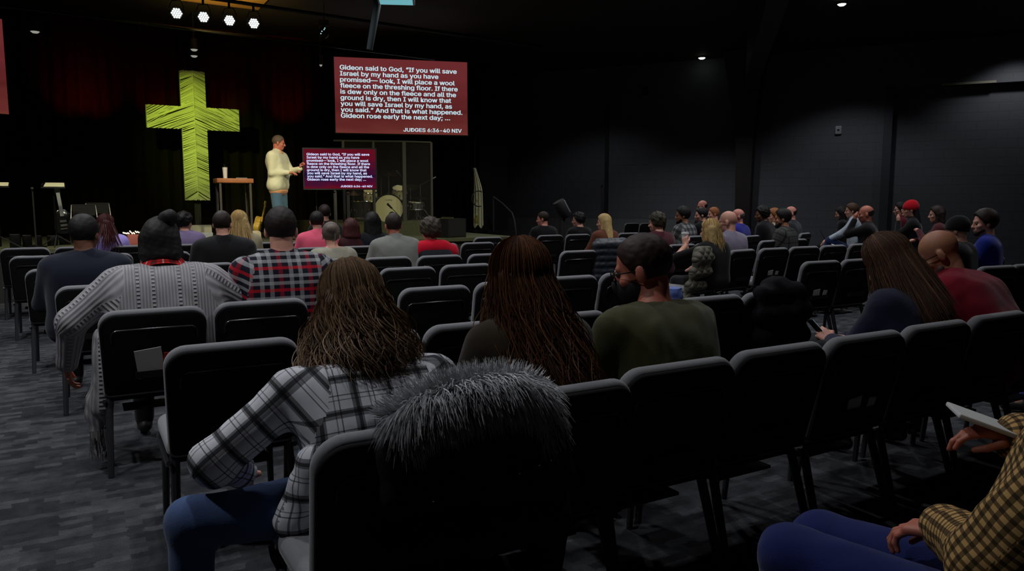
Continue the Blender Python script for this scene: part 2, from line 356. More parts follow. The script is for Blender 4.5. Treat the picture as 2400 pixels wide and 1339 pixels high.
def screen_mat(name, top, mid, bot, es, H):
    m = bpy.data.materials.new(name); m.use_nodes = True; nt = m.node_tree; b = nt.nodes['Principled BSDF']; b.inputs['Base Color'].default_value = (.004, .004, .004, 1); b.inputs['Roughness'].default_value = .8; b.inputs['Specular IOR Level'].default_value = 0
    tc = nt.nodes.new('ShaderNodeTexCoord'); sp = nt.nodes.new('ShaderNodeSeparateXYZ'); nt.links.new(tc.outputs['Generated'], sp.inputs[0])
    nz = nt.nodes.new('ShaderNodeTexNoise'); nz.inputs['Scale'].default_value = 2.2; mp = nt.nodes.new('ShaderNodeMapping'); mp.inputs['Scale'].default_value = (1, 1, 3); nt.links.new(tc.outputs['Generated'], mp.inputs[0]); nt.links.new(mp.outputs[0], nz.inputs['Vector'])
    ad = nt.nodes.new('ShaderNodeMath'); ad.operation = 'MULTIPLY_ADD'; nt.links.new(nz.outputs['Fac'], ad.inputs[0]); ad.inputs[1].default_value = .5; nt.links.new(sp.outputs[2], ad.inputs[2])
    r = nt.nodes.new('ShaderNodeValToRGB'); nt.links.new(ad.outputs[0], r.inputs[0]); e = r.color_ramp.elements
    e[0].position = .2; e[0].color = bot; e[1].position = 1.15 if False else 1.0; e[1].color = top; k = e.new(.55); k.color = mid
    nt.links.new(r.outputs[0], b.inputs['Emission Color']); b.inputs['Emission Strength'].default_value = es
    return m
M_SCR = screen_mat('projected_slide', lin((104, 42, 44)), lin((84, 30, 30)), lin((108, 50, 45)), 1.0, 1)
M_TVS = screen_mat('monitor_picture', lin((92, 10, 30)), lin((24, 8, 50)), lin((104, 4, 22)), 1.0, 1)
M_TXT = mat('projected_letters', (.004, .004, .004), .9, emit=lin((196, 222, 232)), es=1.0, spec=0)
M_TXT2 = mat('monitor_letters', (.004, .004, .004), .9, emit=lin((205, 214, 252)), es=1.2, spec=0)
def make_screen(name, bl, rz, W, H, m, mt, fr, label, cat, depth=.06):
    e = empty(name, bl, rz, label, cat)
    MB().box((W / 2, depth / 2 + .004, H / 2), (W + 2 * fr, depth, H + 2 * fr)).build('frame', M_MATTE, e, False)
    MB().add([(0, 0, 0), (W, 0, 0), (W, 0, H), (0, 0, H)], [(0, 1, 2, 3)]).build('screen_surface', m, e, False, 'screen surface showing a dark red slide')
    slide_text(W, H, -.004).build('lettering', mt, e, False, 'white lettering of the scripture slide'); return e
def screen_px(tl, tr, bl_, br_, Y, yaw):
    """size and place from its pixel corners; bottom-left at depth Y, turned by yaw"""
    b = at(bl_[0], bl_[1], Y); t = at(tl[0], tl[1], Y); d = Vector((math.cos(yaw), math.sin(yaw), 0))
    r = ray(*br_); # horizontal distance along d to meet the ray's column
    det = r.x * d.y - r.y * d.x; W = (b.x * r.y - b.y * r.x) / det
    return b, abs(W), t.z - b.z
b_, W_, H_ = screen_px((785, 133), (1095, 147), (787, 311), (1096, 318), 16.0, math.radians(13))
make_screen('projection_screen', b_, math.radians(13), W_, H_, M_SCR, M_TXT, .02, 'large projection screen hung above the drum kit, dark red slide with white text', 'projection screen', .05)
H1 = H_
yl = math.radians(47); zb = at(21, 268, 12.8); scale = 1.0
d = Vector((math.cos(yl), math.sin(yl), 0)); HL = at(10, 45, 12.8).z - zb.z; WL = HL * W_ / H_
make_screen('projection_screen', zb - d * WL, yl, WL, HL, M_SCR, M_TXT, .02, 'projection screen at the far left edge of the photo, only its right end showing', 'projection screen', .05)
b_, W_, H_ = screen_px((713, 349), (880, 351), (714, 442), (881, 445), 13.3, math.radians(6))
tv = make_screen('stage_monitor', b_, math.radians(6), W_, H_, M_TVS, M_TXT2, .022, 'flat television on a stand beside the standing speaker, showing a crimson and navy slide', 'television', .05)
for fx in (.42, .60):
    MB().box((W_ * fx, .07, (SZ - b_.z + H_ * .5) / 2), (.045, .03, H_ * .5 - (SZ - b_.z))).build('stand_post', M_GREYMET, tv, False)
MB().box((W_ * .51, .07, SZ - b_.z + .02), (.7, .5, .04)).build('stand_base', M_MET, tv, False)

# ------------------------------------------------------------------ cross of wound cord
def make_cross():
    nC = 16.2; base = atn(464, 470, nC); topz = atn(456, 167, nC).z; zb = base.z; e = empty('cross', base, PI / 6, 'tall yellow-green cross wound with cord, standing in front of the black curtains', 'cross')
    Hc = topz - zb; hw = .235; az0 = atn(457, 304, nC).z - zb; az1 = atn(457, 251, nC).z - zb; aw = .86
    pieces = [(-hw, hw, 0, Hc), (-aw, -hw, az0, az1), (hw, aw, az0, az1)]
    mb = MB()
    for x0, x1, z0, z1 in pieces: mb.box(((x0 + x1) / 2, .05, (z0 + z1) / 2), (x1 - x0, .06, z1 - z0))
    mb.build('backing_board', mat('cross_board', (.22, .23, .17), .9), e, False)
    inside = lambda x, z: (abs(x) <= hw and 0 <= z <= Hc) or (abs(x) <= aw and az0 <= z <= az1)
    rnd = random.Random(3); mb = MB(); zc = -.1
    while zc < Hc + .5:
        zc += .0165 + rnd.uniform(-.003, .004)
        for sg in (-1, 1):
            m_ = .42 + rnd.uniform(-.05, .05) + (.18 if zc > az1 + .15 and zc < az1 + .6 else 0)
            if zc < .35: m_ = .42 + (.35 - zc) * 1.5
            run = None
            N = 90
            for i in range(N + 1):
                x = aw * i / N; z = zc - m_ * x; ok = inside(x, z)
                if ok and run is None: run = (x, z)
                if (not ok or i == N) and run is not None:
                    x1, z1 = (x, z) if ok else (aw * (i - 1) / N, zc - m_ * aw * (i - 1) / N)
                    if x1 - run[0] > .03:
                        f = lambda x_, z_: (sg * x_, -.006 - .05 * max(0, 1 - abs(x_) / hw) + rnd.uniform(-.004, .004), z_)
                        r = rnd.uniform(.006, .0115)
                        if rnd.random() > .04: mb.tube([f(*run), f(x1, z1)], r, 4, False)
                    run = None
    mb.build('cord_winding', mat('pale_cord', (.62, .64, .58), .85), e, True)
    MB().tube([(0, -.066, 0), (0, -.066, Hc)], .006, 5).build('centre_cord', mat('pale_cord', ()), e)
    MB().box((0, .12, (SZ - zb) / 2 + .4), (.12, .06, .8 + (zb - SZ))).build('support_post', M_MATTE, e, False)
    MB().box((0, .12, SZ - zb + .02), (.6, .4, .04)).build('foot_plate', M_MATTE, e, False)
make_cross()
p = atn(465, 541, 15.6)
def pbox(name, px0, px1, py0, py1, n, dep, m, label, cat, yaw=PI / 6, rest=None, bev=.01):
    a = atn(px0, py1, n); b = atn(px1, py1, n); t = atn((px0 + px1) / 2, py0, n); z0 = a.z if rest is None else rest
    c = (a + b) / 2; W = (b - a).length
    o = MB().pad(ccw(rrect(-W / 2, W / 2, 0, t.z - z0, bev, bev, 3)), 0, dep, min(bev, .01), 2).build(name, m, None, True)
    o.location = (c.x, c.y, z0); o.rotation_euler = (0, 0, yaw)
    return tag(o, label, cat)
pbox('footlight_box', 433, 497, 528, 541, 15.4, .2, mat('cream_box', (.5, .5, .4), .8), 'long cream footlight box on the stage floor below the cross', 'light box', rest=SZ)
pbox('footlight_box', 460, 500, 546, 560, 13.4, .2, mat('cream_box', ()), 'smaller cream box on the stage, nearer than the box below the cross', 'box', rest=SZ)
pbox('pedal_board', 300, 328, 551, 566, 13.0, .25, mat('salmon_box', (.42, .11, .08), .7), 'salmon coloured low case on the stage under a string of small lights', 'case', rest=SZ)
mb = MB(); rnd = random.Random(5)
for i in range(16):
    q = atn(289 + i * 2.6, 545 + rnd.uniform(-3, 3), 13.1); mb.ball(q, .012, 6)
tag(mb.build('string_light', mat('warm_bulbs', (.1, .1, .1), emit=(1, .75, .5), es=2.0)), 'string of tiny warm bulbs lying along the salmon case', 'string lights')
# black stage clutter: wedges and pedals along the left front
PDL = ['under the left-edge music stand', 'second from the left edge', 'in the middle of the row', 'just left of the guitar stand', 'nearest the guitar stand']
for qi, (px0, px1, y0, y1, n) in enumerate(((22, 48, 549, 566, 13.2), (52, 74, 551, 562, 13.4), (82, 98, 552, 565, 13.3), (110, 134, 552, 562, 13.5), (138, 164, 551, 560, 13.7))):
    pbox('effects_pedal', px0, px1, y0, y1, n, .16, M_MET, 'small black foot pedal on the stage floor, ' + PDL[qi], 'pedal', rest=SZ)['group'] = 'foot pedals at the left of the stage'
# wedge monitor and riser-side box
def wedge(px, py, n):
    c = atn(px, py, n); e = empty('wedge_monitor', (c.x, c.y, SZ), PI / 6 + .3, 'black wedge stage monitor on the floor right of the drum riser', 'loudspeaker')
    prof = [(-.2, 0), (.2, 0), (.2, .12), (.02, .36), (-.2, .36)]
    M_WEDGE = mat('wedge_black', (.004, .004, .004), .9)
    MB().add([(x, y, z) for x in (-.23, .23) for y, z in prof], [(0, 1, 2, 3, 4), (9, 8, 7, 6, 5)] + [(i, i + 5, (i + 1) % 5 + 5, (i + 1) % 5) for i in range(5)]).build('cabinet', M_WEDGE, e, False)
    MB().add([(-.2, -.203, .03), (.2, -.203, .03), (.2, -.203, .33), (-.2, -.203, .33)], [(0, 1, 2, 3)]).build('grille', mat('speaker_grille', (.006, .006, .006), .9), e, False)
wedge(1055, 560, 12.95)
pbox('floor_cushion', 1016, 1062, 513, 523, 15.4, .6, mat('olive_cushion', (.16, .17, .06), .9), 'olive flat-topped box at the right end of the drum riser', 'box', rest=RH, bev=.05)

# ------------------------------------------------------------------ tall table, tumbler
tl = at(504, 424, 12.9); tr = at(588, 424, 13.2); tc_ = (tl + tr) / 2; TW = (tr - tl).length; ty = math.atan2(tr.y - tl.y, tr.x - tl.x)
tz = at(546, 419, 13.05).z
e = empty('high_table', (tc_.x, tc_.y, SZ), ty, 'tall narrow table with thick orange wood top beside the standing speaker', 'table')
HT = tz - SZ
MB().pad(ccw(rrect(-TW / 2, TW / 2, HT - .075, HT, .006, .006, 2)), -.22, .22, .005, 2).build('table_top', mat('orange_wood', (.42, .16, .055), .5, var=.3, vscale=12), e)
for x in (-TW / 2 + .05, TW / 2 - .05):
    for y in (-.18, .18): MB().box((x, y, (HT - .075) / 2), (.035, .035, HT - .075)).build('leg', mat('dull_steel', (.09, .085, .07), .45, .5), e, False)
def tumbler(loc, h, r, label):
    e = empty('tumbler', loc, 0, label, 'tumbler')
    MB().lathe((0, 0, 0), [(r * .72, 0), (r * .78, h * .05), (r, h * .9), (r * .98, h * .92)]).build('cup', mat('white_enamel', (.75, .75, .68), .4), e)
    MB().lathe((0, 0, h * .92), [(r * 1.04, 0), (r * 1.04, h * .06), (r * .6, h * .08)]).build('lid', M_MATTE, e)
    MB().tube([(0, 0, h), (-r * .2, 0, h * 1.12), (-r * .6, 0, h * 1.17)], r * .12, 6).build('straw', M_MATTE, e)
q = at(528, 416, 12.95); tumbler((q.x, q.y, tz), .205, .042, 'tall white tumbler with dark lid standing on the high table')
q = at(566, 416, 13.0); o = MB().box((0, 0, .008), (.18, .1, .014)).build('notebook', mat('grey_cover', (.2, .18, .15), .6), None, False); o.location = (q.x, q.y, tz); o.rotation_euler = (0, 0, .4); tag(o, 'thin dark notebook lying flat at the right of the high table', 'notebook')

# ------------------------------------------------------------------ stands and instruments
def mic_stand(px, ytop, n, label, boom=None, z0=SZ, bend=0):
    t = atn(px, ytop, n); e = empty('microphone_stand', (t.x, t.y, z0), PI / 6, label, 'microphone stand'); h = t.z - z0
    MB().cyl((0, 0, .03), (0, 0, h), .011, n=8).build('pole', M_GREYMET, e)
    MB().lathe((0, 0, 0), [(.14, 0), (.14, .012), (.03, .03)], 20).build('base', M_MET, e)
    if boom: MB().cyl((0, 0, h), boom, .007, n=6).build('boom', M_GREYMET, e); MB().cyl(boom, (Vector(boom) + Vector((boom[0], boom[1], boom[2] - h)).normalized() * .14), .018, .024, 8).build('microphone', M_GREYMET, e)
    else: MB().tube([(0, 0, h), (0, -.05, h + .03)], [.012, .02], 8).build('clip', M_MET, e)
mic_stand(669, 438, 13.6, 'plain straight microphone stand just right of the standing speaker')
mic_stand(741, 452, 13.9, 'short microphone stand below the left end of the television', boom=(.12, 0, 1.25))
mic_stand(783, 452, 13.0, 'straight microphone stand in front of the drum shield below the television')
mic_stand(815, 456, 12.9, 'microphone stand nearest the stage edge below the right half of the television')
mic_stand(76, 446, 13.2, 'thin straight microphone stand between the two music stands')
mic_stand(1409, 438, 15.6, 'straight microphone stand against the grey wall behind the blond woman', z0=0)
def music_stand(x0, x1, y0, y1, n, flip, label):
    a = atn(x0, y1, n); b = atn(x1, y1, n); c = (a + b) / 2; W = (b - a).length; e = empty('music_stand', (c.x, c.y, SZ), PI / 6, label, 'music stand'); h = c.z - SZ; hh = atn((x0 + x1) / 2, y0, n).z - c.z
    T = lambda x, z: (x, .25 * z / max(hh, .01) * .9, h + z)
    k = .84
    MB().add([T(-W / 2, 0), T(W / 2, 0), T(W / 2 * (1 if flip else k), hh), T(-W / 2 * (k if flip else 1), hh)] + [tuple(Vector(T(x, z)) + Vector((0, .012, -.012))) for x, z in ((-W / 2, 0), (W / 2, 0), (W / 2, hh), (-W / 2, hh))], [(0, 1, 2, 3), (7, 6, 5, 4), (0, 4, 5, 1), (1, 5, 6, 2), (2, 6, 7, 3), (3, 7, 4, 0)]).build('desk', M_MET, e, False)
    MB().add([tuple(Vector(T(x, z)) + Vector((0, -.004, .004))) for x, z in ((-W / 2 + .03, .004), (W / 2 - .01, .004), (W / 2 * .98 - .01, hh * .98), (-W / 2 * k + .03, hh * .98))], [(0, 1, 2, 3)]).build('sheet_music', mat('cream_paper', (.72, .68, .42), .8), e, False)
    MB().box((0, -.02, h - .008), (W, .05, .012)).build('lip', M_GREYMET, e, False)
    MB().cyl((0, .06, .5), (0, .05, h), .012, n=8).build('upper_pole', M_MET, e); MB().cyl((0, .06, .03), (0, .06, .6), .016, n=8).build('lower_pole', M_MET, e)
    for a_ in (0, 2.1, 4.2): MB().cyl((0, .06, .18), (.26 * math.cos(a_ + .4), .06 + .26 * math.sin(a_ + .4), .01), .009, n=6).build('leg', M_GREYMET, e)
music_stand(96, 153, 428, 439, 13.1, True, 'music stand with pale sheets above the black guitar')
music_stand(-42, 21, 427, 437, 13.0, False, 'music stand with pale sheets cut off by the left edge of the photo')
def guitar(name, bot, top, body_h, col, trim, label, yaw=PI / 6, w=.33, acoustic=False):
    b = Vector(bot); t = Vector(top); ax = (t - b); L = ax.length; e = empty(name, (b.x, b.y, SZ), 0, label, 'guitar')
    zax = ax.normalized(); xax = Vector((math.cos(yaw), math.sin(yaw), 0)); yax = zax.cross(xax).normalized(); xax = yax.cross(zax)
    M = Matrix((xax, yax, zax)).transposed().to_4x4(); M.translation = b - Vector((b.x, b.y, SZ))
    pts = []
    for i in range(40):
        a = 2 * PI * i / 40; s = math.sin(a); wv = w / 2 * (.86 + .14 * -s) * (1 - .26 * math.exp(-((s - .15) / .28) ** 2))
        pts.append((wv * math.cos(a) * (1 + .0), body_h / 2 + body_h / 2 * s))
    dep = .1 if acoustic else .045
    MB().pad(ccw(pts), -dep / 2, dep / 2, .01, 2, M).build('body', col, e)
    mb = MB(); R3 = M.to_3x3()
    c = M @ Vector((0, -dep / 2 - .008, (body_h * .7 + L * .88) / 2)); mb.box(c, (.05, .02, L * .88 - body_h * .7), R3.to_4x4()); mb.build('neck', trim, e, False)
    mb = MB(); mb.box(M @ Vector((0, -dep / 2, L * .94)), (.075, .018, L * .12), R3.to_4x4()); mb.build('headstock', col, e, False)
    for zz in (.34, .5): MB().box(M @ Vector((0, -dep / 2 - .008, body_h * zz)), (.09, .012, .035), R3.to_4x4()).build('pickup', M_CHROME, e, False)
    MB().box(M @ Vector((0, -dep / 2 - .008, body_h * .2)), (.1, .014, .02), R3.to_4x4()).build('bridge', M_CHROME, e, False)
    st = empty('guitar_stand', (b.x, b.y, SZ), yaw, 'tripod stand holding the ' + label.split(' on ')[0].split(' leaning')[0], 'guitar stand')
    MB().cyl((0, .08, .05), (0, .12, max(.35, b.z - SZ + body_h)), .012, n=8).build('post', M_MET, st)
    for x, y in ((-.2, -.12), (.2, -.12), (0, .3)): MB().cyl((0, .08, .2), (x, y, .01), .01, n=6).build('leg', M_MET, st)
guitar('electric_guitar', atn(154, 549, 13.6), atn(133, 440, 13.75), .40, mat('glossy_black', (.01, .01, .012), .12), mat('pale_fretboard', (.3, .3, .28), .4), 'black electric guitar on a stand at the left of the stage')
guitar('acoustic_guitar', atn(600, 545, 14.2), atn(616, 470, 14.2), .3, mat('yellow_wood', (.75, .5, .07), .4), mat('yellow_wood', ()), 'yellow guitar leaning behind the legs of the standing speaker', yaw=PI / 6 + 1.1, w=.26, acoustic=True)
pbox('canvas_bag', 590, 613, 541, 566, 13.5, .2, mat('cream_canvas', (.5, .45, .3), .9), 'cream bag standing on the stage below the yellow guitar', 'bag', rest=SZ, bev=.05)
def stage_chair(px, py, n, label):
    t = atn(px, py, n); e = empty('folding_chair', (t.x, t.y, SZ), PI / 6, label, 'chair'); h = t.z - SZ
    for x in (-.19, .19): MB().tube([(x * 1.1, -.14, 0), (x, .1, h * .6), (x * .9, .16, h)], .011, 6).build('leg', M_GREYMET, e)
    MB().tube([(-.17, .16, h), (.17, .16, h)], .012, 6).build('top_rail', M_GREYMET, e)
    MB().box((0, .155, h - .09), (.32, .02, .16)).build('backrest', M_MATTE, e, False); MB().box((0, -.05, h * .55), (.38, .38, .03)).build('seat', M_MATTE, e, False)
    for x in (-.19, .19): MB().tube([(x, .22, 0), (x, -.2, h * .55)], .011, 6).build('leg', M_GREYMET, e)
stage_chair(196, 481, 14.0, 'black metal-framed chair on stage, left one of the pair behind the man in navy')
stage_chair(229, 477, 14.4, 'black metal-framed chair on stage, right one of the pair behind the man in navy')

# drums
def drum(name, c, r, depth, rz, tilt, label, head, shell, legs=False, text=None):
    e = empty(name, c, rz, label, 'drum'); R = Matrix.Rotation(tilt, 4, 'X')
    MB().lathe((0, 0, 0), [(r, -depth / 2), (r, depth / 2)], 32, R).build('shell', shell, e)
    MB().lathe(R @ Vector((0, 0, depth / 2)), [(r * .97, 0), (r * .97, .006), (r * .5, .009), (.001, .01)], 32, R).build('drum_head', head, e)
    for s in (-1, 1):
        pts = [R @ Vector((r * 1.02 * math.cos(a), r * 1.02 * math.sin(a), s * depth / 2)) for a in [2 * PI * k / 32 for k in range(33)]]
        MB().tube(pts, .013, 6, False).build('hoop', M_MET if r > .25 else M_CHROME, e)
    for k in range(8):
        a = 2 * PI * k / 8; MB().box(R @ Vector((r * 1.03 * math.cos(a), r * 1.03 * math.sin(a), 0)), (.02, .02, .05)).build('lug', M_CHROME, e, False)
    return e
M_HEAD = mat('cream_drum_head', (.70, .66, .36), .6); M_SHELL = mat('cream_pearl_shell', (.45, .44, .3), .25); M_SHD = mat('dark_shell', (.03, .03, .03), .2)
k0_ = atn(909, 490, 14.55)
ek = drum('bass_drum', k0_, .29, .38, PI / 6 - .25, PI / 2, 'large cream bass drum facing the seats on the riser', M_HEAD, M_SHELL)
vs, fs = text_mesh('Ludwig'); a = min(v.x for v in vs); b = max(v.x for v in vs)
MB().add([((v.x - (a + b) / 2) * .055, -.203, .17 + v.y * .055) for v in vs], fs).build('lettering', M_MATTE, ek, False)
MB().lathe((.06, -.2, -.12), [(.07, 0), (.07, .004), (.001, .005)], 20, Matrix.Rotation(PI / 2, 4, 'X')).build('port', M_MATTE, ek)
for x in (-1, 1): MB().cyl((x * .25, -.1, -.12), (x * .38, -.2, RH - k0_.z), .01, n=6).build('spur', M_CHROME, ek)
drum('rack_tom', atn(936, 452, 14.9), .15, .2, .2, .4, 'small cream tom drum mounted above right of the bass drum', M_HEAD, M_SHELL)
drum('rack_tom', atn(868, 458, 14.9), .14, .18, .2, .35, 'small cream tom drum mounted above left of the bass drum', M_HEAD, M_SHELL)
fe = drum('floor_tom', atn(848, 492, 15.0), .2, .34, .2, 0, 'dark floor tom left of the bass drum', M_HEAD, M_SHD)
for a_ in (0, 2.1, 4.2): MB().cyl((.21 * math.cos(a_), .21 * math.sin(a_), 0), (.23 * math.cos(a_), .23 * math.sin(a_), RH - fe.location.z), .008, n=6).build('leg', M_CHROME, fe)
se = drum('snare_drum', atn(975, 482, 15.0), .17, .14, .2, .1, 'shallow snare drum on a chrome stand right of the bass drum', M_HEAD, M_CHROME)
MB().cyl((0, 0, -.07), (0, 0, RH - se.location.z), .012, n=8).build('stand', M_CHROME, se)
M_BRONZE = mat('bronze_cymbal', (.22, .16, .06), .3, 1)
def cymbal(px, py, n, r, tilt, label):
    c = atn(px, py, n); e = empty('cymbal', (c.x, c.y, RH), .3, label, 'cymbal'); h = c.z - RH
    MB().cyl((0, 0, .25), (0, 0, h), .009, n=8).build('pole', M_CHROME, e)
    for a_ in (0, 2.1, 4.2): MB().tube([(0, 0, .32), (.12 * math.cos(a_), .12 * math.sin(a_), .18), (.24 * math.cos(a_), .24 * math.sin(a_), 0)], .009, 6).build('leg', M_CHROME, e)
    MB().lathe((0, 0, h), [(r, 0), (r * .9, .008), (.05, .03), (.02, .05), (.008, .055)], 32, Matrix.Rotation(tilt, 4, 'X')).build('cymbal_plate', M_BRONZE, e)
cymbal(828, 452, 15.2, .2, .3, 'bronze cymbal on a chrome stand at the left of the drum kit')
cymbal(911, 408, 15.3, .22, .25, 'highest bronze cymbal at the centre of the drum kit')
cymbal(962, 440, 15.2, .2, -.3, 'bronze cymbal leaning at the right of the drum kit')
cymbal(985, 466, 15.0, .17, .1, 'small flat pair of hi-hat cymbals at the right end of the kit')
for px, yt, bo, lb in ((893, 416, (-.32, 0, 1.25 + .0), 'tall boom microphone stand behind the bass drum'), (985, 434, (.25, 0, 1.35), 'boom microphone stand over the right of the kit'), (950, 424, (-.12, 0, 1.5), 'boom microphone stand behind the thick shield post')):
    c = atn(px, yt, 15.6); hh = c.z - RH; mic_stand(px, yt, 15.6, lb, boom=(bo[0], 0, hh + .12), z0=RH)
c = atn(916, 492, 13.9); mic_stand(930, 500, 13.85, 'low microphone stand with a fat black microphone in front of the bass drum', boom=(-.12, -.05, .55))
# clear drum shield: framed panels
PN = [(803, 330), (874, 331), (946, 332), (1010, 334)]
tops = [atn(x, y, 14.12) for x, y in PN]
e = empty('drum_shield', (tops[0].x, tops[0].y, RH), 0, 'clear framed panels standing in front of the drum kit', 'drum shield')
O = Vector(e.location)
for i, t in enumerate(tops):
    MB().box((t.x - O.x, t.y - O.y, (t.z - RH) / 2), (.045 if i != 2 else .07, .045, t.z - RH), RZ).build('post', mat('clear_post_edge', (.08, .08, .07), .4), e, False)
M_ACR = mat('clear_acrylic', (.9, .9, .9), .02, alpha=.02)
for i in range(3):
    a, b = tops[i] - O, tops[i + 1] - O
    MB().add([(a.x, a.y, .02), (b.x, b.y, .02), (b.x, b.y, b.z), (a.x, a.y, a.z)], [(0, 1, 2, 3)]).build('panel', M_ACR, e, False)
MB().tube([tops[0] - O - (tops[1] - tops[0]) * .3, tops[1] - O, tops[2] - O, tops[3] - O], .018, 6).build('top_rail', mat('clear_post_edge', ()), e)
# flag, hoop, black column, handrail
fp = atn(1114, 541, 15.0); e = empty('flag', (fp.x, fp.y, SZ), 0, 'furled cream flag with an olive emblem on a thin pole right of the drums', 'flag')
ft = atn(1112, 322, 15.0).z - SZ; f0 = atn(1112, 394, 15.0).z - SZ; f1 = .12
MB().cyl((0, 0, .02), (0, 0, ft), .012, n=8).build('pole', M_MET, e); MB().lathe((0, 0, 0), [(.12, 0), (.12, .03), (.02, .06)]).build('base', M_MET, e)
mb = MB(); N = 28; vs = []; rows = 14
for j in range(rows + 1):
    t = j / rows; z = f0 + (f1 - f0) * t; w_ = .03 + .06 * min(1, t * 2.5) + .02 * t; vs += [((-.02 + .05 * min(1, t * 3)) + w_ * (1 + math.cos(2 * PI * i / N)) / 1.0 - w_ * .6, .05 * math.sin(2 * PI * i / N) + .025 * math.sin(i * 1.9 + t), z + .04 * math.sin(i) * t) for i in range(N)]
mb.add(vs, [(j * N + i, j * N + (i + 1) % N, (j + 1) * N + (i + 1) % N, (j + 1) * N + i) for j in range(rows) for i in range(N)])
mb.build('flag_cloth', mat('cream_flag', (.42, .42, .28), .85), e)
MB().ball((.03, -.055, .28), .04, 10, (1, .25, 2.4)).build('emblem', mat('olive_emblem', (.20, .17, .02), .8), e)
o = MB().box((0, 0, 0), (.75, .5, 3.6), RZ).build('stage_column', M_BLACK, None, False); q = atn(1146, 473, 15.8); o.location = (q.x, q.y, SZ + 1.8 - .0); tag(o, None, None, None, 'structure'); o.name = 'trim_4'
# black masking wall between the drapes and the grey wall
q0 = atn(1105, 473, 17.0); 
pts = []
for k in range(25):
    a = PI * .35 + PI * 1.25 * k / 24; c = atn(1122, 466, 14.8); pts.append(Vector((c.x, c.y, c.z)) + Vector((math.cos(a) * .17 * .87, math.cos(a) * .085, math.sin(a) * .17)))
tag(MB().tube(pts, .014, 8).build('cable_coil', M_MATTE), 'black coiled cable hanging in an open loop in front of the cream flag', 'cable')
rl = [atn(1156, 462, 15.2), atn(1178, 478, 15.0), atn(1200, 500, 14.6), atn(1205, 515, 14.5), atn(1209, 545, 14.4)]
e = empty('handrail', (rl[-1].x, rl[-1].y, 0), 0, 'black handrail of the steps at the right end of the stage', 'handrail'); O = Vector(e.location)
MB().tube([p_ - O for p_ in rl] + [Vector((0, 0, .02))], .022, 8).build('rail', M_MATTE, e); q = rl[0] - O; MB().cyl(q, (q.x, q.y, SZ), .022, n=8).build('post', M_MATTE, e)
# leaning black spotlight behind the audience
c = at(1318, 490, 13.6); e = empty('follow_spot', (c.x, c.y, 0), 0, 'black barrel-shaped floor light tilted upwards behind the dark-haired man in black', 'floor light')
ax = Vector((-.35, -.1, .62)).normalized(); q = Vector((0, 0, c.z))
MB().tube([q - ax * .17, q - ax * .14, q + ax * .14, q + ax * .16], [.09, .11, .115, .105], 20).build('housing', M_MATTE, e)
mb = MB(); side = Vector((.7, -.5, .3)).normalized(); mb.tube([q - ax * .1 + side * .108, q + ax * .13 + side * .112], [.014, .02], 6); mb.build('side_plate', mat('grey_green_plate', (.25, .28, .27), .5), e)
MB().cyl((0, 0, .02), (0, 0, c.z - .08), .06, .05, 16).build('stand', M_MATTE, e); MB().box((0, 0, .02), (.4, .4, .04)).build('base', M_MATTE, e, False)

# ------------------------------------------------------------------ lighting fixtures
def par(px, py, Y, label):
    c = at(px, py, Y); e = empty('stage_light', c, 0, label, 'stage light'); e['group'] = 'stage lights on the bar'
    to = (Vector((0, 0, CAM_H + .6)) - c).normalized(); Rm = to.to_track_quat('Z', 'Y').to_matrix().to_4x4(); R = .088
    MB().lathe(Rm @ Vector((0, 0, -.22)), [(.03, 0), (.07, .03), (R, .1), (R, .2), (R * .93, .2)], 24, Rm).build('housing', M_MATTE, e)
    mb = MB(); k = 0
    for row, cnt in ((-2, 3), (-1, 4), (0, 5), (1, 4), (2, 3)):
        for i in range(cnt):
            v = Rm @ Vector(((i - (cnt - 1) / 2) * .034, row * .0295, .0)); mb.lathe(v, [(.0145, 0), (.0145, .004), (.001, .006)], 8, Rm)
    mb.build('led_lens', mat('lit_led', (.1, .1, .1), emit=(.92, 1, .97), es=3.0), e)
    MB().tube([(-.11, 0, -.02), (-.11, .0, .1), (-.07, .0, .19), (.07, 0, .19), (.11, 0, .1), (.11, 0, -.02)], .008, 6).build('yoke', M_MET, e)
    MB().cyl((0, 0, .19), (0, 0, .3), .02, n=8).build('clamp', M_MET, e)
    return c
PW = ['leftmost', 'second', 'third', 'rightmost']
cs = [par(px, py, 12.0 - .0 + i * .23, PW[i] + ' of the four glowing round stage lights on the overhead bar') for i, (px, py) in enumerate(((414, 31), (477, 40), (538, 48), (595, 55)))]
dv = (cs[3] - cs[0]).normalized()
tag(MB().cyl(cs[0] - dv * 5 + Vector((0, 0, .3)), cs[3] + dv * 6 + Vector((0, 0, .3)), .03, n=10).build('lighting_bar', M_MATTE), 'long black overhead bar carrying the four glowing stage lights', 'lighting bar')
tag(MB().cyl(cs[0] - dv * 4 + Vector((0, -.2, .0)) + NV * 1.2, cs[3] + dv * 4 + NV * 1.2 + Vector((0, -.2, 0)), .025, n=10).build('lighting_bar', M_MET), 'second black bar hanging behind the four stage lights', 'lighting bar')
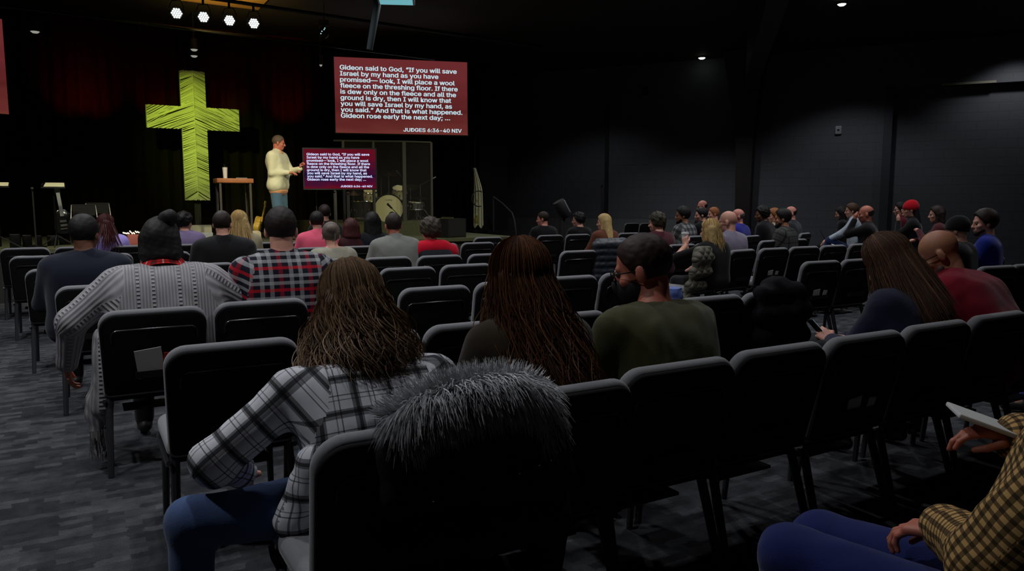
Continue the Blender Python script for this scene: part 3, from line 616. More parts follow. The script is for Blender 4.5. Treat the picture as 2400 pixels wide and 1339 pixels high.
# yellow-lit timber ceiling bay over the stage front
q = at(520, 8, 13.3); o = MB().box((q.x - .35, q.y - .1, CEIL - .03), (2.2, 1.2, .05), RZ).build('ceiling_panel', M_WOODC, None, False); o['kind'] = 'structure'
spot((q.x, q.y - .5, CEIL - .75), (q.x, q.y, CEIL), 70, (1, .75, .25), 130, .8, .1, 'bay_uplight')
def can(px, py, Y, r, m, label, crescent=False, zc=None):
    c = at(px, py, Y); e = empty('downlight', c, 0, label, 'ceiling light')
    h = CEIL - c.z if zc is None else zc
    MB().lathe((0, 0, 0), [(r * 1.12, 0), (r * 1.2, .02), (r * 1.1, min(.2, max(h, .03)))], 24).build('housing', M_MATTE, e)
    if h > .25: MB().cyl((0, 0, .2), (0, 0, h), .012, n=6).build('stem', M_MATTE, e)
    MB().lathe((0, 0, -.012), [(.001, -.022), (r * .6, -.014), (r, .012)], 24).build('lens', m, e)
M_LIT = mat('lit_lens', (.1, .1, .1), emit=(.95, 1, .9), es=3.0); M_DIM = mat('dim_lens', (.1, .1, .1), emit=(.62, .62, .55), es=.45)
c = atz(1973, 10, CEIL - .03); can(1973, 10, c.y, .075, M_LIT, 'bright round ceiling light at the top right of the photo')
c = atz(1645, 136, CEIL - .03); can(1645, 136, c.y, .085, M_LIT, 'bright round ceiling light nearest the brown column')
can(82, 74, 14.0, .075, M_DIM, 'dim round light above the left end of the stage')
can(455, 116, 14.6, .065, M_DIM, 'upper dim round light above the cross'); can(455, 131, 15.2, .065, M_DIM, 'lower dim round light above the cross')
can(752, 152, 15.4, .03, M_DIM, 'tiny dim light left of the hanging projection screen')
c = at(760, 76, 14); e = empty('moving_light', c, 0, 'small black moving light with bluish lens right of the four stage lights', 'stage light')
MB().ball((0, 0, 0), .09, 14, (1, 1, 1.2)).build('head', M_MET, e); MB().box((0, 0, .16), (.16, .12, .1)).build('base', M_MATTE, e, False); MB().cyl((0, 0, .2), (0, 0, CEIL - c.z), .012, n=6).build('stem', M_MATTE, e)
mb = MB(); [mb.ball((x, -.09, z), .012, 6) for x, z in ((.02, .03), (-.02, .0), (-.04, -.04), (.035, .055))]; mb.build('lens', mat('blue_lens', (.1, .1, .1), emit=(.5, .8, .85), es=.8), e)
# red glows on the curtain
for px, py, en in ((165, 200, 55.0), (222, 205, 60.0), (365, 205, 60), (530, 215, 60), (672, 225, 80)):
    t = atn(px, py, NB); f = t - NV * .9 + Vector((0, 0, -.9)); spot(f, t, en, (1, .02, .02), 62, 1, .05, 'red_curtain_light')
# projector hanging at the top of the frame
c = at(928, -22, 8.0); e = empty('projector', c, .1, 'pale teal-lit projector cut by the top edge of the photo', 'projector')
MB().pad(ccw(rrect(-.19, .19, -.11, .04, .01, .01, 2)), -.15, .15, .01, 2).build('body', mat('projector_shell', (.5, .55, .55), .5), e); MB().cyl((0, 0, .04), (0, 0, CEIL - c.z), .02, n=8).build('ceiling_pole', M_MET, e)
MB().add([(-.17, -.12, -.112), (.17, -.12, -.112), (.17, .12, -.112), (-.17, .12, -.112)], [(3, 2, 1, 0)]).build('lit_underside', mat('teal_lit_panel', (.1, .1, .1), emit=lin((105, 170, 180)), es=1.0), e, False)  # teal light on the underside put in as emission, not a lamp
a = at(884, 12, 11.2); b = at(866, 117, 11.2); tag(MB().tube([(a.x, a.y, CEIL), a, b], [.06, .055, .045], 10).build('hanging_strut', mat('teal_lit_grey', (.004, .011, .012), .9)), 'slim dark teal-lit strut hanging above the large projection screen', 'strut')  # teal light falling on the strut is put into its colour
# wall controls
for px, py, w_, h_ in ((1957, 307, .14, .19), (1508, 219, .16, .22)):
    u = wall_u(px); d = ray(px, py); t = (wallpt(u, 0).x) / d.x; z = CAM_H + d.z * t
    o = MB().pad(ccw(rrect(-w_ / 2, w_ / 2, -h_ / 2, h_ / 2, .02, .02, 3)), -.05, 0, .01, 2).build('wall_box', mat('grey_plastic', (.30, .30, .31) if px > 1900 else (.02, .02, .02), .5) if px > 1900 else M_MATTE, None)
    o.location = wallpt(u, z, .0); o.rotation_euler = (0, 0, math.atan2(WD.y, WD.x)); tag(o, 'small pale wall box high on the wall between column and recess' if px > 1900 else 'dark wall box high on the grey wall left of the brown column', 'wall box')
    if px > 1900: MB().box((0, -.052, 0), (.05, .006, .04)).build('slot', M_MATTE, o, False)
# ------------------------------------------------------------------ chairs
M_RIM = mat('grey_upholstery', (.19, .19, .198), .95, var=.15, vscale=90, sheen=.3, spec=.1)
M_BACK = mat('black_back_cloth', (.008, .008, .009), .8, spec=.15)
M_SHELLG = mat('black_gloss_edge', (.012, .012, .013), .28)
M_LEG = mat('charcoal_leg', (.05, .05, .055), .4, .5)
HCH = .87
def lean(y, z): return (-.215 - .105 * max(0, (z - .42)) / .45)      # back plane y at height z (cushion middle)
def make_chair():
    e = empty('stacking_chair', (0, 0, 0), 0, 'x', 'chair')
    th = math.atan2(.105, .45); M = Matrix.Translation((0, -.215, .42)) @ Matrix.Rotation(th, 4, 'X')
    o1 = ccw(rrect(-.262, .262, -.01, .462, .085, .03, 7, .05))
    mb = MB(); mb.pad(o1, -.018, .035, .024, 4, M); mb.build('backrest', M_RIM, e)
    o2 = ccw(rrect(-.258, .258, -.0, .450, .082, .03, 7, .05))
    mb = MB(); mb.pad(o2, -.030, -.006, .012, 3, M); bp_o = mb.build('back_panel', M_BACK, e)
    pts = [M @ Vector((x, -.033, z)) for x, z in [(-.205, .30), (-.205, .335), (-.198, .355), (-.18, .366), (0, .368), (.18, .366), (.198, .355), (.205, .335), (.205, .30)]]
    MB().tube(pts, .0055, 8).build('back_seam', M_SHELLG, bp_o)
    o3 = ccw(rrect(-.255, .255, -.235, .25, .06, .05, 6))
    mb = MB(); mb.pad(o3, .40, .475, .03, 4, Matrix(((1, 0, 0, 0), (0, 0, 1, 0), (0, 1, 0, 0), (0, 0, 0, 1)))); mb.build('seat', M_RIM, e)
    MB().box((0, .0, .392), (.44, .42, .025)).build('seat_pan', M_BACK, e, False)
    for sx in (-1, 1):
        MB().tube([(sx * .225, -.19, .40), (sx * .232, -.235, .25), (sx * .24, -.31, .0)], [.019, .018, .015], 8).build('leg', M_LEG, e)
        MB().tube([(sx * .225, .2, .40), (sx * .235, .235, .0)], [.018, .014], 8).build('leg', M_LEG, e)
        MB().tube([(sx * .25, -.22, .385), (sx * .25, -.16, .36), (sx * .25, .2, .36), (sx * .25, .23, .385)], .011, 6).build('side_rail', M_LEG, e)
    MB().box((0, -.08, .31), (.32, .14, .012)).build('book_shelf', M_MET, e, False)
    MB().add([tuple(M @ Vector(v)) for v in ((-.1, -.034, .09), (.12, -.034, .09), (.12, -.034, .13), (-.1, -.034, .13), (-.1, -.06, .1), (.12, -.06, .1), (.12, -.06, .14), (-.1, -.06, .14))], [(4, 5, 6, 7), (0, 4, 7, 3), (1, 2, 6, 5), (0, 1, 5, 4), (3, 7, 6, 2)]).build('card_pocket', M_MATTE, bp_o, False)
    return e
PROTO = make_chair(); _first = [True]; CHAIRS = []
def place_chair(loc, rz, label, group):
    if _first[0]: r = PROTO; _first[0] = False
    else:
        r = PROTO.copy(); COL.objects.link(r)
        for ch in PROTO.children: 
            c = ch.copy(); COL.objects.link(c); c.parent = r
            for gc in ch.children: g2 = gc.copy(); COL.objects.link(g2); g2.parent = c
    r.location = loc; r.rotation_euler = (0, 0, rz); r['label'] = label; r['group'] = group; CHAIRS.append((Vector(loc), r)); return r
def chair_between(a, b, label, group, rz=None):
    """a, b: outer top corners (left, right) of the backrest"""
    c = (a + b) / 2; z = math.atan2(b.y - a.y, b.x - a.x) if rz is None else rz
    f = Vector((-math.sin(z), math.cos(z), 0)); loc = Vector((c.x, c.y, 0)) + f * .325; return place_chair(loc, z, label, group)
# rows: anchors (edge index, pixel) along the top of the backrests
ROWS = {
 1: ([(0, 738, 1058), (2, 1467.5, 876), (3, 1720, 832), (4, 1942.5, 798), (5, 2126, 772), (6, 2276, 746)], range(0, 8)),
 2: ([(0, 375, 817), (2, 998, 768), (4, 1427, 727), (5, 1596, 702), (6, 1746, 689.5)], range(0, 7)),
 3: ([(0, 217, 736), (1, 492, 715), (3, 930, 680), (4, 1111, 666), (6, 1405, 643)], range(0, 7)),
 4: ([(0, 114, 675), (4, 884, 632), (5, 1029, 623)], range(0, 6)),
 5: ([(0, 48, 633), (10, 1408, 586), (13, 1568, 574)], list(range(0, 8)) + [9, 10, 11, 12, 13, 14]),
 6: ([(0, 6, 603), (2, 323, 593)], range(0, 11)),
 7: ([(-1, 2, 582.5), (0, 113, 580), (1, 252, 577), (10, 1107, 557), (11, 1183, 555), (13, 1325, 550)], list(range(-1, 6)) + [10, 11, 12, 13, 14, 15]),
}
LAB = {}
ROWN = {1: 'nearest row', 2: 'second row', 3: 'third row', 4: 'fourth row', 5: 'fifth row', 6: 'sixth row', 7: 'front row by the stage'}
LAB.update({(1, 0): 'nearest black chair, with the fur-hooded black coat hung over it', (1, 1): 'near chair behind the woman with long curly auburn hair, partly under the fur hood',
 (1, 2): 'grey-rimmed black chair directly behind the man in olive green shirt', (1, 3): 'empty near chair right of the man in olive green', (1, 4): 'near chair right in front of the camera beside the hands holding a phone',
 (1, 5): 'near chair behind the long straight brown hair of the woman with a phone', (1, 6): 'near chair behind the bald man in dark red shirt', (1, 7): 'near chair cut off by the right edge of the photo',
 (2, 0): 'empty aisle-end chair just left of the woman in black and white plaid, grey seat showing', (2, 1): 'chair mostly hidden behind the curly hair of the woman in plaid', (2, 2): 'second row chair just left of the auburn-haired woman',
 (2, 3): 'second row chair half hidden by the auburn-haired woman, right end showing', (2, 4): 'second row chair behind the face mask of the man in olive green', (2, 5): 'empty second row chair just right of the olive green man\'s shoulder', (2, 6): 'second row chair under the draped black coat',
 (3, 0): 'chair behind the back of the woman in grey knit sweater, papers in its pocket', (3, 1): 'chair behind the man in red, black and white plaid', (3, 2): 'third row chair right of the red plaid man, only its rounded end showing',
 (3, 3): 'empty third row chair seen whole between the two curly-haired women', (3, 4): 'empty third row chair just left of the auburn hair', (3, 5): 'third row chair right of the auburn hair', (3, 6): 'third row aisle chair left of the olive green man\'s glasses',
 (4, 0): 'fourth row aisle-end chair behind the man in navy', (4, 1): 'fourth row chair in front of the grey sweater woman', (4, 2): 'fourth row chair in front of the red plaid man\'s left side', (4, 3): 'fourth row chair behind the woman in cream with pinned hair', (4, 4): 'empty chair behind the man in grey fleece', (4, 5): 'empty fourth row chair behind the red jacket'})
SIDE = lambda k, n: ''
def fitrow(an):
    W = [(k, atz(x, y, HCH)) for k, x, y in an]
    def f(k):
        for (a, A), (b, B) in zip(W, W[1:]):
            if k <= b: break
        if k > W[-1][0] or k < W[0][0]:
            d = (B - A) / (b - a); d = Vector((SV.x, SV.y, 0)) * min(d.length, .56) if True else d
            return (W[-1][1] + d * (k - W[-1][0])) if k > W[-1][0] else (W[0][1] + d * (k - W[0][0]))
        return A + (B - A) * (k - a) / (b - a)
    return f
NUM = ['first', 'second', 'third', 'fourth', 'fifth', 'sixth', 'seventh', 'eighth', 'ninth', 'tenth', 'eleventh', 'twelfth', 'thirteenth', 'fourteenth', 'fifteenth', 'sixteenth']
for r, (an, ks) in ROWS.items():
    f = fitrow(an)
    for i, k in enumerate(ks):
        a, b = f(k), f(k + 1); mid = (a + b) / 2; d = Vector((SV.x, SV.y, 0)) * .265
        lab = LAB.get((r, k)) or 'grey-rimmed black chair, %s from the left in the %s' % (NUM[i], ROWN[r])
        chair_between(mid - d, mid + d, lab, 'chairs of the ' + ROWN[r], PI / 6)
# chairs in the right-hand block: corner pixels
RB = [('third', (1885, 614.5), (1972.5, 610), 'empty end chair with cards in its pocket, left of the dark-haired woman with a phone'), ('third', (1974, 610), (2058, 605), 'empty chair touching the left side of the phone woman\'s hair'), ('third', (2060, 604), (2140, 600), None), ('third', (2142, 600), (2205, 596), None), ('third', (2200, 595), (2264, 591), 'chair behind the person in black knit hat'), ('third', (2264, 590.5), (2337, 586), 'chair of the bearded man in blue, dark coat on it'),
 ('second', (2304, 626), (2380, 622), 'chair right of the dark red shirt, empty'), ('second', (2383, 621), (2452, 617), 'chair cut by the right edge behind the dark red shirt'),
 ('fourth', (1629, 593), (1704, 588), 'chair of the blond woman with quilted jacket over it'), ('fourth', (1707, 588), (1779, 583), 'chair behind the bald man in pale lavender shirt'), ('fourth', (1779, 583.5), (1854, 580), 'empty chair right of the lavender shirt, cards in its pocket'), ('fourth', (1854, 579.5), (1922, 577), 'second empty chair right of the lavender shirt'), ('fourth', (1923, 576.5), (1988, 573.5), 'empty chair behind the bald man in black'), ('fourth', (1990, 573), (2052, 570), 'chair just left of the phone woman\'s crown'),
 ('fifth', (1710, 569), (1773, 567), None), ('fifth', (1776, 565.5), (1836, 562), 'low-showing chair behind the bearded man in grey plaid'), ('fifth', (1837, 561.5), (1896, 559.5), 'chair top right of the bearded man in grey plaid, last of its row')]
for rn, a, b, lab in RB:
    if lab is None: continue
    A, B = atz(a[0], a[1], HCH), atz(b[0], b[1], HCH); mid = (A + B) / 2; dd = (B - A).normalized() * .262
    chair_between(mid - dd, mid + dd, lab, 'chairs of the right-hand block')
q = [(1446, 1478, 514), (1481, 1512, 514), (1515, 1545, 515)]
for i, (x0, x1, y) in enumerate(q):
    A, B = at(x0, y, 20.0), at(x1, y, 19.85); c = (A + B) / 2
    ch = place_chair((c.x, c.y, 0), PI / 6 + .1, ['left', 'middle', 'right'][i] + ' one of three dark chairs standing against the far grey wall', 'chairs by the far wall')
# ------------------------------------------------------------------ sculpting: smooth-union figures meshed with surface nets
class Sdf:
    def __init__(s, lo, hi, h):
        s.lo = np.array(lo, float); s.h = h; s.n = np.maximum(np.ceil((np.array(hi) - s.lo) / h).astype(int) + 1, 4)
        s.ax = [s.lo[i] + np.arange(s.n[i]) * h for i in range(3)]; s.D = np.full(s.n, 9.0, np.float32)
    def sl(s, lo, hi):
        a = np.clip(np.floor((np.array(lo) - s.lo) / s.h).astype(int), 0, s.n - 1); b = np.clip(np.ceil((np.array(hi) - s.lo) / s.h).astype(int) + 1, 0, s.n)
        if np.any(b <= a): return None
        S = tuple(slice(x, y) for x, y in zip(a, b)); G = np.ix_(*[s.ax[i][S[i]] for i in range(3)]); return S, G
    def put(s, S, d, k, sub=False):
        D = s.D[S]
        if sub:
            d = -d; h = np.clip(.5 - .5 * (D - d) / k, 0, 1) if k > 0 else (d > D); s.D[S] = D * (1 - h) + d * h + k * h * (1 - h)
        else:
            h = np.clip(.5 + .5 * (D - d) / k, 0, 1); s.D[S] = D * (1 - h) + d * h - k * h * (1 - h)
    def cap(s, a, b, ra, rb=None, k=.03, sub=False):
        rb = ra if rb is None else rb; a = np.array(a, float); b = np.array(b, float); m = max(ra, rb) + k + .03
        q = s.sl(np.minimum(a, b) - m, np.maximum(a, b) + m)
        if q is None: return s
        S, (X, Y, Z) = q; ab = b - a; L = max(ab @ ab, 1e-9); t = np.clip(((X - a[0]) * ab[0] + (Y - a[1]) * ab[1] + (Z - a[2]) * ab[2]) / L, 0, 1)
        d = np.sqrt((X - a[0] - t * ab[0]) ** 2 + (Y - a[1] - t * ab[1]) ** 2 + (Z - a[2] - t * ab[2]) ** 2) - (ra + (rb - ra) * t); s.put(S, d, k, sub); return s
    def ell(s, c, r, R=None, k=.02, sub=False):
        c = np.array(c, float); r = np.array(r, float); R = np.eye(3) if R is None else R; m = r.max() + k + .03; q = s.sl(c - m, c + m)
        if q is None: return s
        S, (X, Y, Z) = q; x, y, z = X - c[0], Y - c[1], Z - c[2]
        u = [(R[0, i] * x + R[1, i] * y + R[2, i] * z) / r[i] for i in range(3)]
        k0 = np.sqrt(u[0] ** 2 + u[1] ** 2 + u[2] ** 2); k1 = np.sqrt((u[0] / r[0]) ** 2 + (u[1] / r[1]) ** 2 + (u[2] / r[2]) ** 2) + 1e-6
        s.put(S, k0 * (k0 - 1) / k1, k, sub); return s
    def cut(s, p, nrm, k=.01):                     # keep the side the normal points away from
        X, Y, Z = np.ix_(*s.ax); n = np.array(nrm, float); n = n / np.linalg.norm(n); d = (X - p[0]) * n[0] + (Y - p[1]) * n[1] + (Z - p[2]) * n[2]
        h = np.clip(.5 - .5 * (s.D - d) / k, 0, 1); s.D = (s.D * (1 - h) + d * h + k * h * (1 - h)).astype(np.float32); return s
    def noise(s, amp, f, seed=0, kind='fold'):
        X, Y, Z = np.ix_(*s.ax); r = np.random.RandomState(seed); d = 0
        for i in range(4):
            v = r.normal(size=3); v /= np.linalg.norm(v); fr = f * (1 + .6 * i); ph = r.uniform(0, 6.28, 2); w_ = r.normal(size=3)
            d = d + np.sin(fr * (X * v[0] + Y * v[1] + Z * v[2]) + ph[0] + 1.5 * np.sin(fr * .4 * (X * w_[0] + Y * w_[1] + Z * w_[2]) + ph[1])) / (1 + .5 * i)
        s.D = (s.D + amp * d).astype(np.float32); return s
    def mesh(s):
        D = s.D; D = np.pad(D, 1, constant_values=1.0); ins = D < 0
        n = np.array(D.shape) - 1; c = np.zeros(n, np.int8)
        for i in (0, 1):
            for j in (0, 1):
                for k in (0, 1): c += ins[i:i + n[0], j:j + n[1], k:k + n[2]]
        I, J, K = np.nonzero((c > 0) & (c < 8)); N = len(I)
        if N == 0: return np.zeros((0, 3)), []
        idx = -np.ones(n, np.int32); idx[I, J, K] = np.arange(N)
        P = np.zeros((N, 3)); C = np.zeros(N); cr = [(0, 0, 0), (1, 0, 0), (0, 1, 0), (1, 1, 0), (0, 0, 1), (1, 0, 1), (0, 1, 1), (1, 1, 1)]
        for a in range(8):
            for b in range(a + 1, 8):
                A, B = np.array(cr[a]), np.array(cr[b])
                if abs(A - B).sum() != 1: continue
                va = D[I + A[0], J + A[1], K + A[2]]; vb = D[I + B[0], J + B[1], K + B[2]]; m = (va < 0) != (vb < 0)
                t = np.where(m, va / np.where(m, va - vb, 1), 0); p = A + t[:, None] * (B - A); P[m] += p[m]; C[m] += 1
        P = P / C[:, None] + np.stack([I, J, K], 1) - 1; P = P * s.h + s.lo
        F = []
        for ax in range(3):
            o1, o2 = [(1, 2), (2, 0), (0, 1)][ax]; e = np.eye(3, dtype=int)
            sa = [slice(0, -1) if i == ax else slice(1, -1) for i in range(3)]; sb = [slice(1, None) if i == ax else slice(1, -1) for i in range(3)]
            A = ins[tuple(sa)]; B = ins[tuple(sb)]; q = np.argwhere(A != B)
            if len(q) == 0: continue
            fl = A[tuple(q.T)]; q = q + np.array([0 if i == ax else 1 for i in range(3)])
            g = lambda d1, d2: idx[tuple((q - e[o1] * d1 - e[o2] * d2).T)]
            Q = np.stack([g(1, 1), g(0, 1), g(0, 0), g(1, 0)], 1); Q[~fl] = Q[~fl][:, ::-1]; F.append(Q)
        F = np.concatenate(F); F = F[(F >= 0).all(1)]; return P, F
def mesh_from(name, parts, m, parent=None, segs=None, label=None):
    V = []; F = []; o = 0
    for P, Q in parts:
        if len(P) == 0: continue
        V.append(P); F.append(np.asarray(Q) + o); o += len(P)
    V = np.concatenate(V); F = np.concatenate(F); nf = len(F)
    me = bpy.data.meshes.new(name); me.vertices.add(len(V)); me.vertices.foreach_set('co', V.astype(np.float32).ravel())
    me.loops.add(nf * 4); me.loops.foreach_set('vertex_index', F.astype(np.int32).ravel()); me.polygons.add(nf); me.polygons.foreach_set('loop_start', np.arange(nf, dtype=np.int32) * 4)
    me.polygons.foreach_set('use_smooth', np.ones(nf, bool)); me.update(calc_edges=True)
    if segs:
        cen = V[F].mean(1); best = np.full(nf, 9e9); bi = np.zeros(nf, int)
        for i, (a, b, kind, r) in enumerate(segs):
            a = np.array(a, float); b = np.array(b, float); ab = b - a; t = np.clip(((cen - a) @ ab) / (ab @ ab), 0, 1); d = np.linalg.norm(cen - a - t[:, None] * ab, axis=1) - r; m_ = d < best; best[m_] = d[m_]; bi[m_] = i
        UV = np.zeros((nf, 4, 2)); Lv = V[F]
        for i, (a, b, kind, r) in enumerate(segs):
            m_ = bi == i
            if not m_.any(): continue
            a = np.array(a, float); b = np.array(b, float); ab = (b - a) / np.linalg.norm(b - a); L = Lv[m_]; v = (L - a) @ ab
            if kind == 'T': UV[m_, :, 0] = L[..., 0] + .0; UV[m_, :, 1] = v; continue
            u0 = np.cross(ab, [0, 1, .01]); u0 /= np.linalg.norm(u0); u1 = np.cross(ab, u0)
            rel = L - a; an = np.arctan2(rel @ u1, rel @ u0); rc = cen[m_] - a; ac = np.arctan2(rc @ u1, rc @ u0)[:, None]
            an = ac + (an - ac + PI) % (2 * PI) - PI; UV[m_, :, 0] = an * r; UV[m_, :, 1] = v
        ul = me.uv_layers.new(name='UVMap'); ul.data.foreach_set('uv', UV.astype(np.float32).ravel())
    for x in (m if isinstance(m, (list, tuple)) else [m]): me.materials.append(x)
    ob = bpy.data.objects.new(name, me); COL.objects.link(ob)
    if parent: ob.parent = parent
    if label: ob['label'] = label
    return ob
def rotm(yaw=0, pitch=0, roll=0):
    """yaw left about z, pitch forward (nod down) about x, roll about y"""
    return np.array((Matrix.Rotation(yaw, 3, 'Z') @ Matrix.Rotation(-pitch, 3, 'X') @ Matrix.Rotation(roll, 3, 'Y')))
def ik(S, H, l1, l2, hint):
    S, H, hint = (np.array(x, float) for x in (S, H, hint)); d = H - S; L = np.linalg.norm(d); u = d / L
    if L > l1 + l2 - .005: H = S + u * (l1 + l2 - .005); L = l1 + l2 - .005
    a = (l1 * l1 - l2 * l2 + L * L) / (2 * L); hh = math.sqrt(max(l1 * l1 - a * a, 0)); p = hint - u * (hint @ u); p = p / (np.linalg.norm(p) + 1e-9); return S + u * a + p * hh, H
# ------------------------------------------------------------------ people
SK = {'fair': lin((208, 150, 128)), 'pink': lin((205, 132, 115)), 'tan': lin((176, 118, 88)), 'brown': lin((112, 70, 50)), 'ruddy': lin((186, 110, 88))}
def skin(k): return mat('skin_' + k, SK[k], .55, var=.08, vscale=18)
def hairm(name, c): return mat('hair_' + name, lin(c), .62, var=.5, vscale=55, spec=.3)
H_DARK = hairm('dark_brown', (38, 26, 20)); H_BLACK = hairm('black', (18, 15, 14)); H_BROWN = hairm('brown', (72, 48, 32)); H_LIGHT = hairm('light_brown', (90, 68, 50))
H_BLOND = hairm('blond', (190, 160, 105)); H_AUB = hairm('auburn', (66, 38, 22)); H_GREY = hairm('grey', (96, 84, 74)); H_GING = hairm('ginger', (150, 90, 50)); H_RED = hairm('dark_red', (66, 22, 20))
def cl(name, c, **k): return mat('cloth_' + name, lin(c), .9, sheen=.15, spec=.15, bump=k.get('bump', .1), bscale=k.get('bscale', 250), var=k.get('var', .1))
JEANS = cl('denim_blue', (66, 86, 126), var=.25); JEANS_D = cl('denim_dark', (28, 40, 78), var=.2); BLKTR = cl('black_trousers', (16, 16, 18)); SHOEM = mat('shoe_leather', (.02, .018, .016), .5)

def hand_sdf(wr, d, nrm, side, curl=.5, sc=1.0, res=.0042, spread=.25, point=False):
    """wr wrist, d finger direction, nrm back-of-hand normal; side +1 when the thumb is towards d x nrm"""
    wr, d, nrm = (np.array(x, float) for x in (wr, d, nrm)); d /= np.linalg.norm(d); nrm = nrm - d * (nrm @ d); nrm /= np.linalg.norm(nrm); x = np.cross(d, nrm) * side
    m = .22 * sc; S = Sdf(wr + d * .08 * sc - m * .75, wr + d * .08 * sc + m * .75, res); B = lambda a, b, c: wr + (x * a + d * b + nrm * c) * sc
    S.cap(wr - d * .05 * sc, B(0, .01, 0), .026 * sc, .024 * sc, .015)
    for fx in (-.026, -.009, .009, .026): S.cap(B(fx * .7, .015, 0), B(fx, .082, .002), .0135 * sc, .0115 * sc, .012)
    LN = [(.026, (.038, .024, .02)), (.009, (.043, .028, .022)), (-.009, (.040, .026, .021)), (-.027, (.030, .019, .018))]
    for i, (fx, seg) in enumerate(LN):
        p = np.array([fx, .084 - .004 * abs(i - 1), 0.]); a = curl * .55 + .06 * i; aa = a * .7; c_ = 0 if (point and i == 0) else 1; px = spread * fx * 2.4
        for j, l in enumerate(seg):
            q = p + np.array([px * l * 3, math.cos(aa * c_) * l, -math.sin(aa * c_) * l]); S.cap(B(*p), B(*q), (.0088 - .0008 * j) * sc, (.0082 - .0009 * j) * sc, .0035); p = q; aa += a
    S.cap(B(.018, .02, -.004), B(.043, .048, -.012), .014 * sc, .0105 * sc, .012); S.cap(B(.043, .048, -.012), B(.052 - .012 * curl, .078, -.02 - .012 * curl), .0095 * sc, .0088 * sc, .005); S.cap(B(.052 - .012 * curl, .078, -.02 - .012 * curl), B(.05 - .024 * curl, .1, -.028 - .018 * curl), .0088 * sc, .0075 * sc, .004)
    return S.mesh()

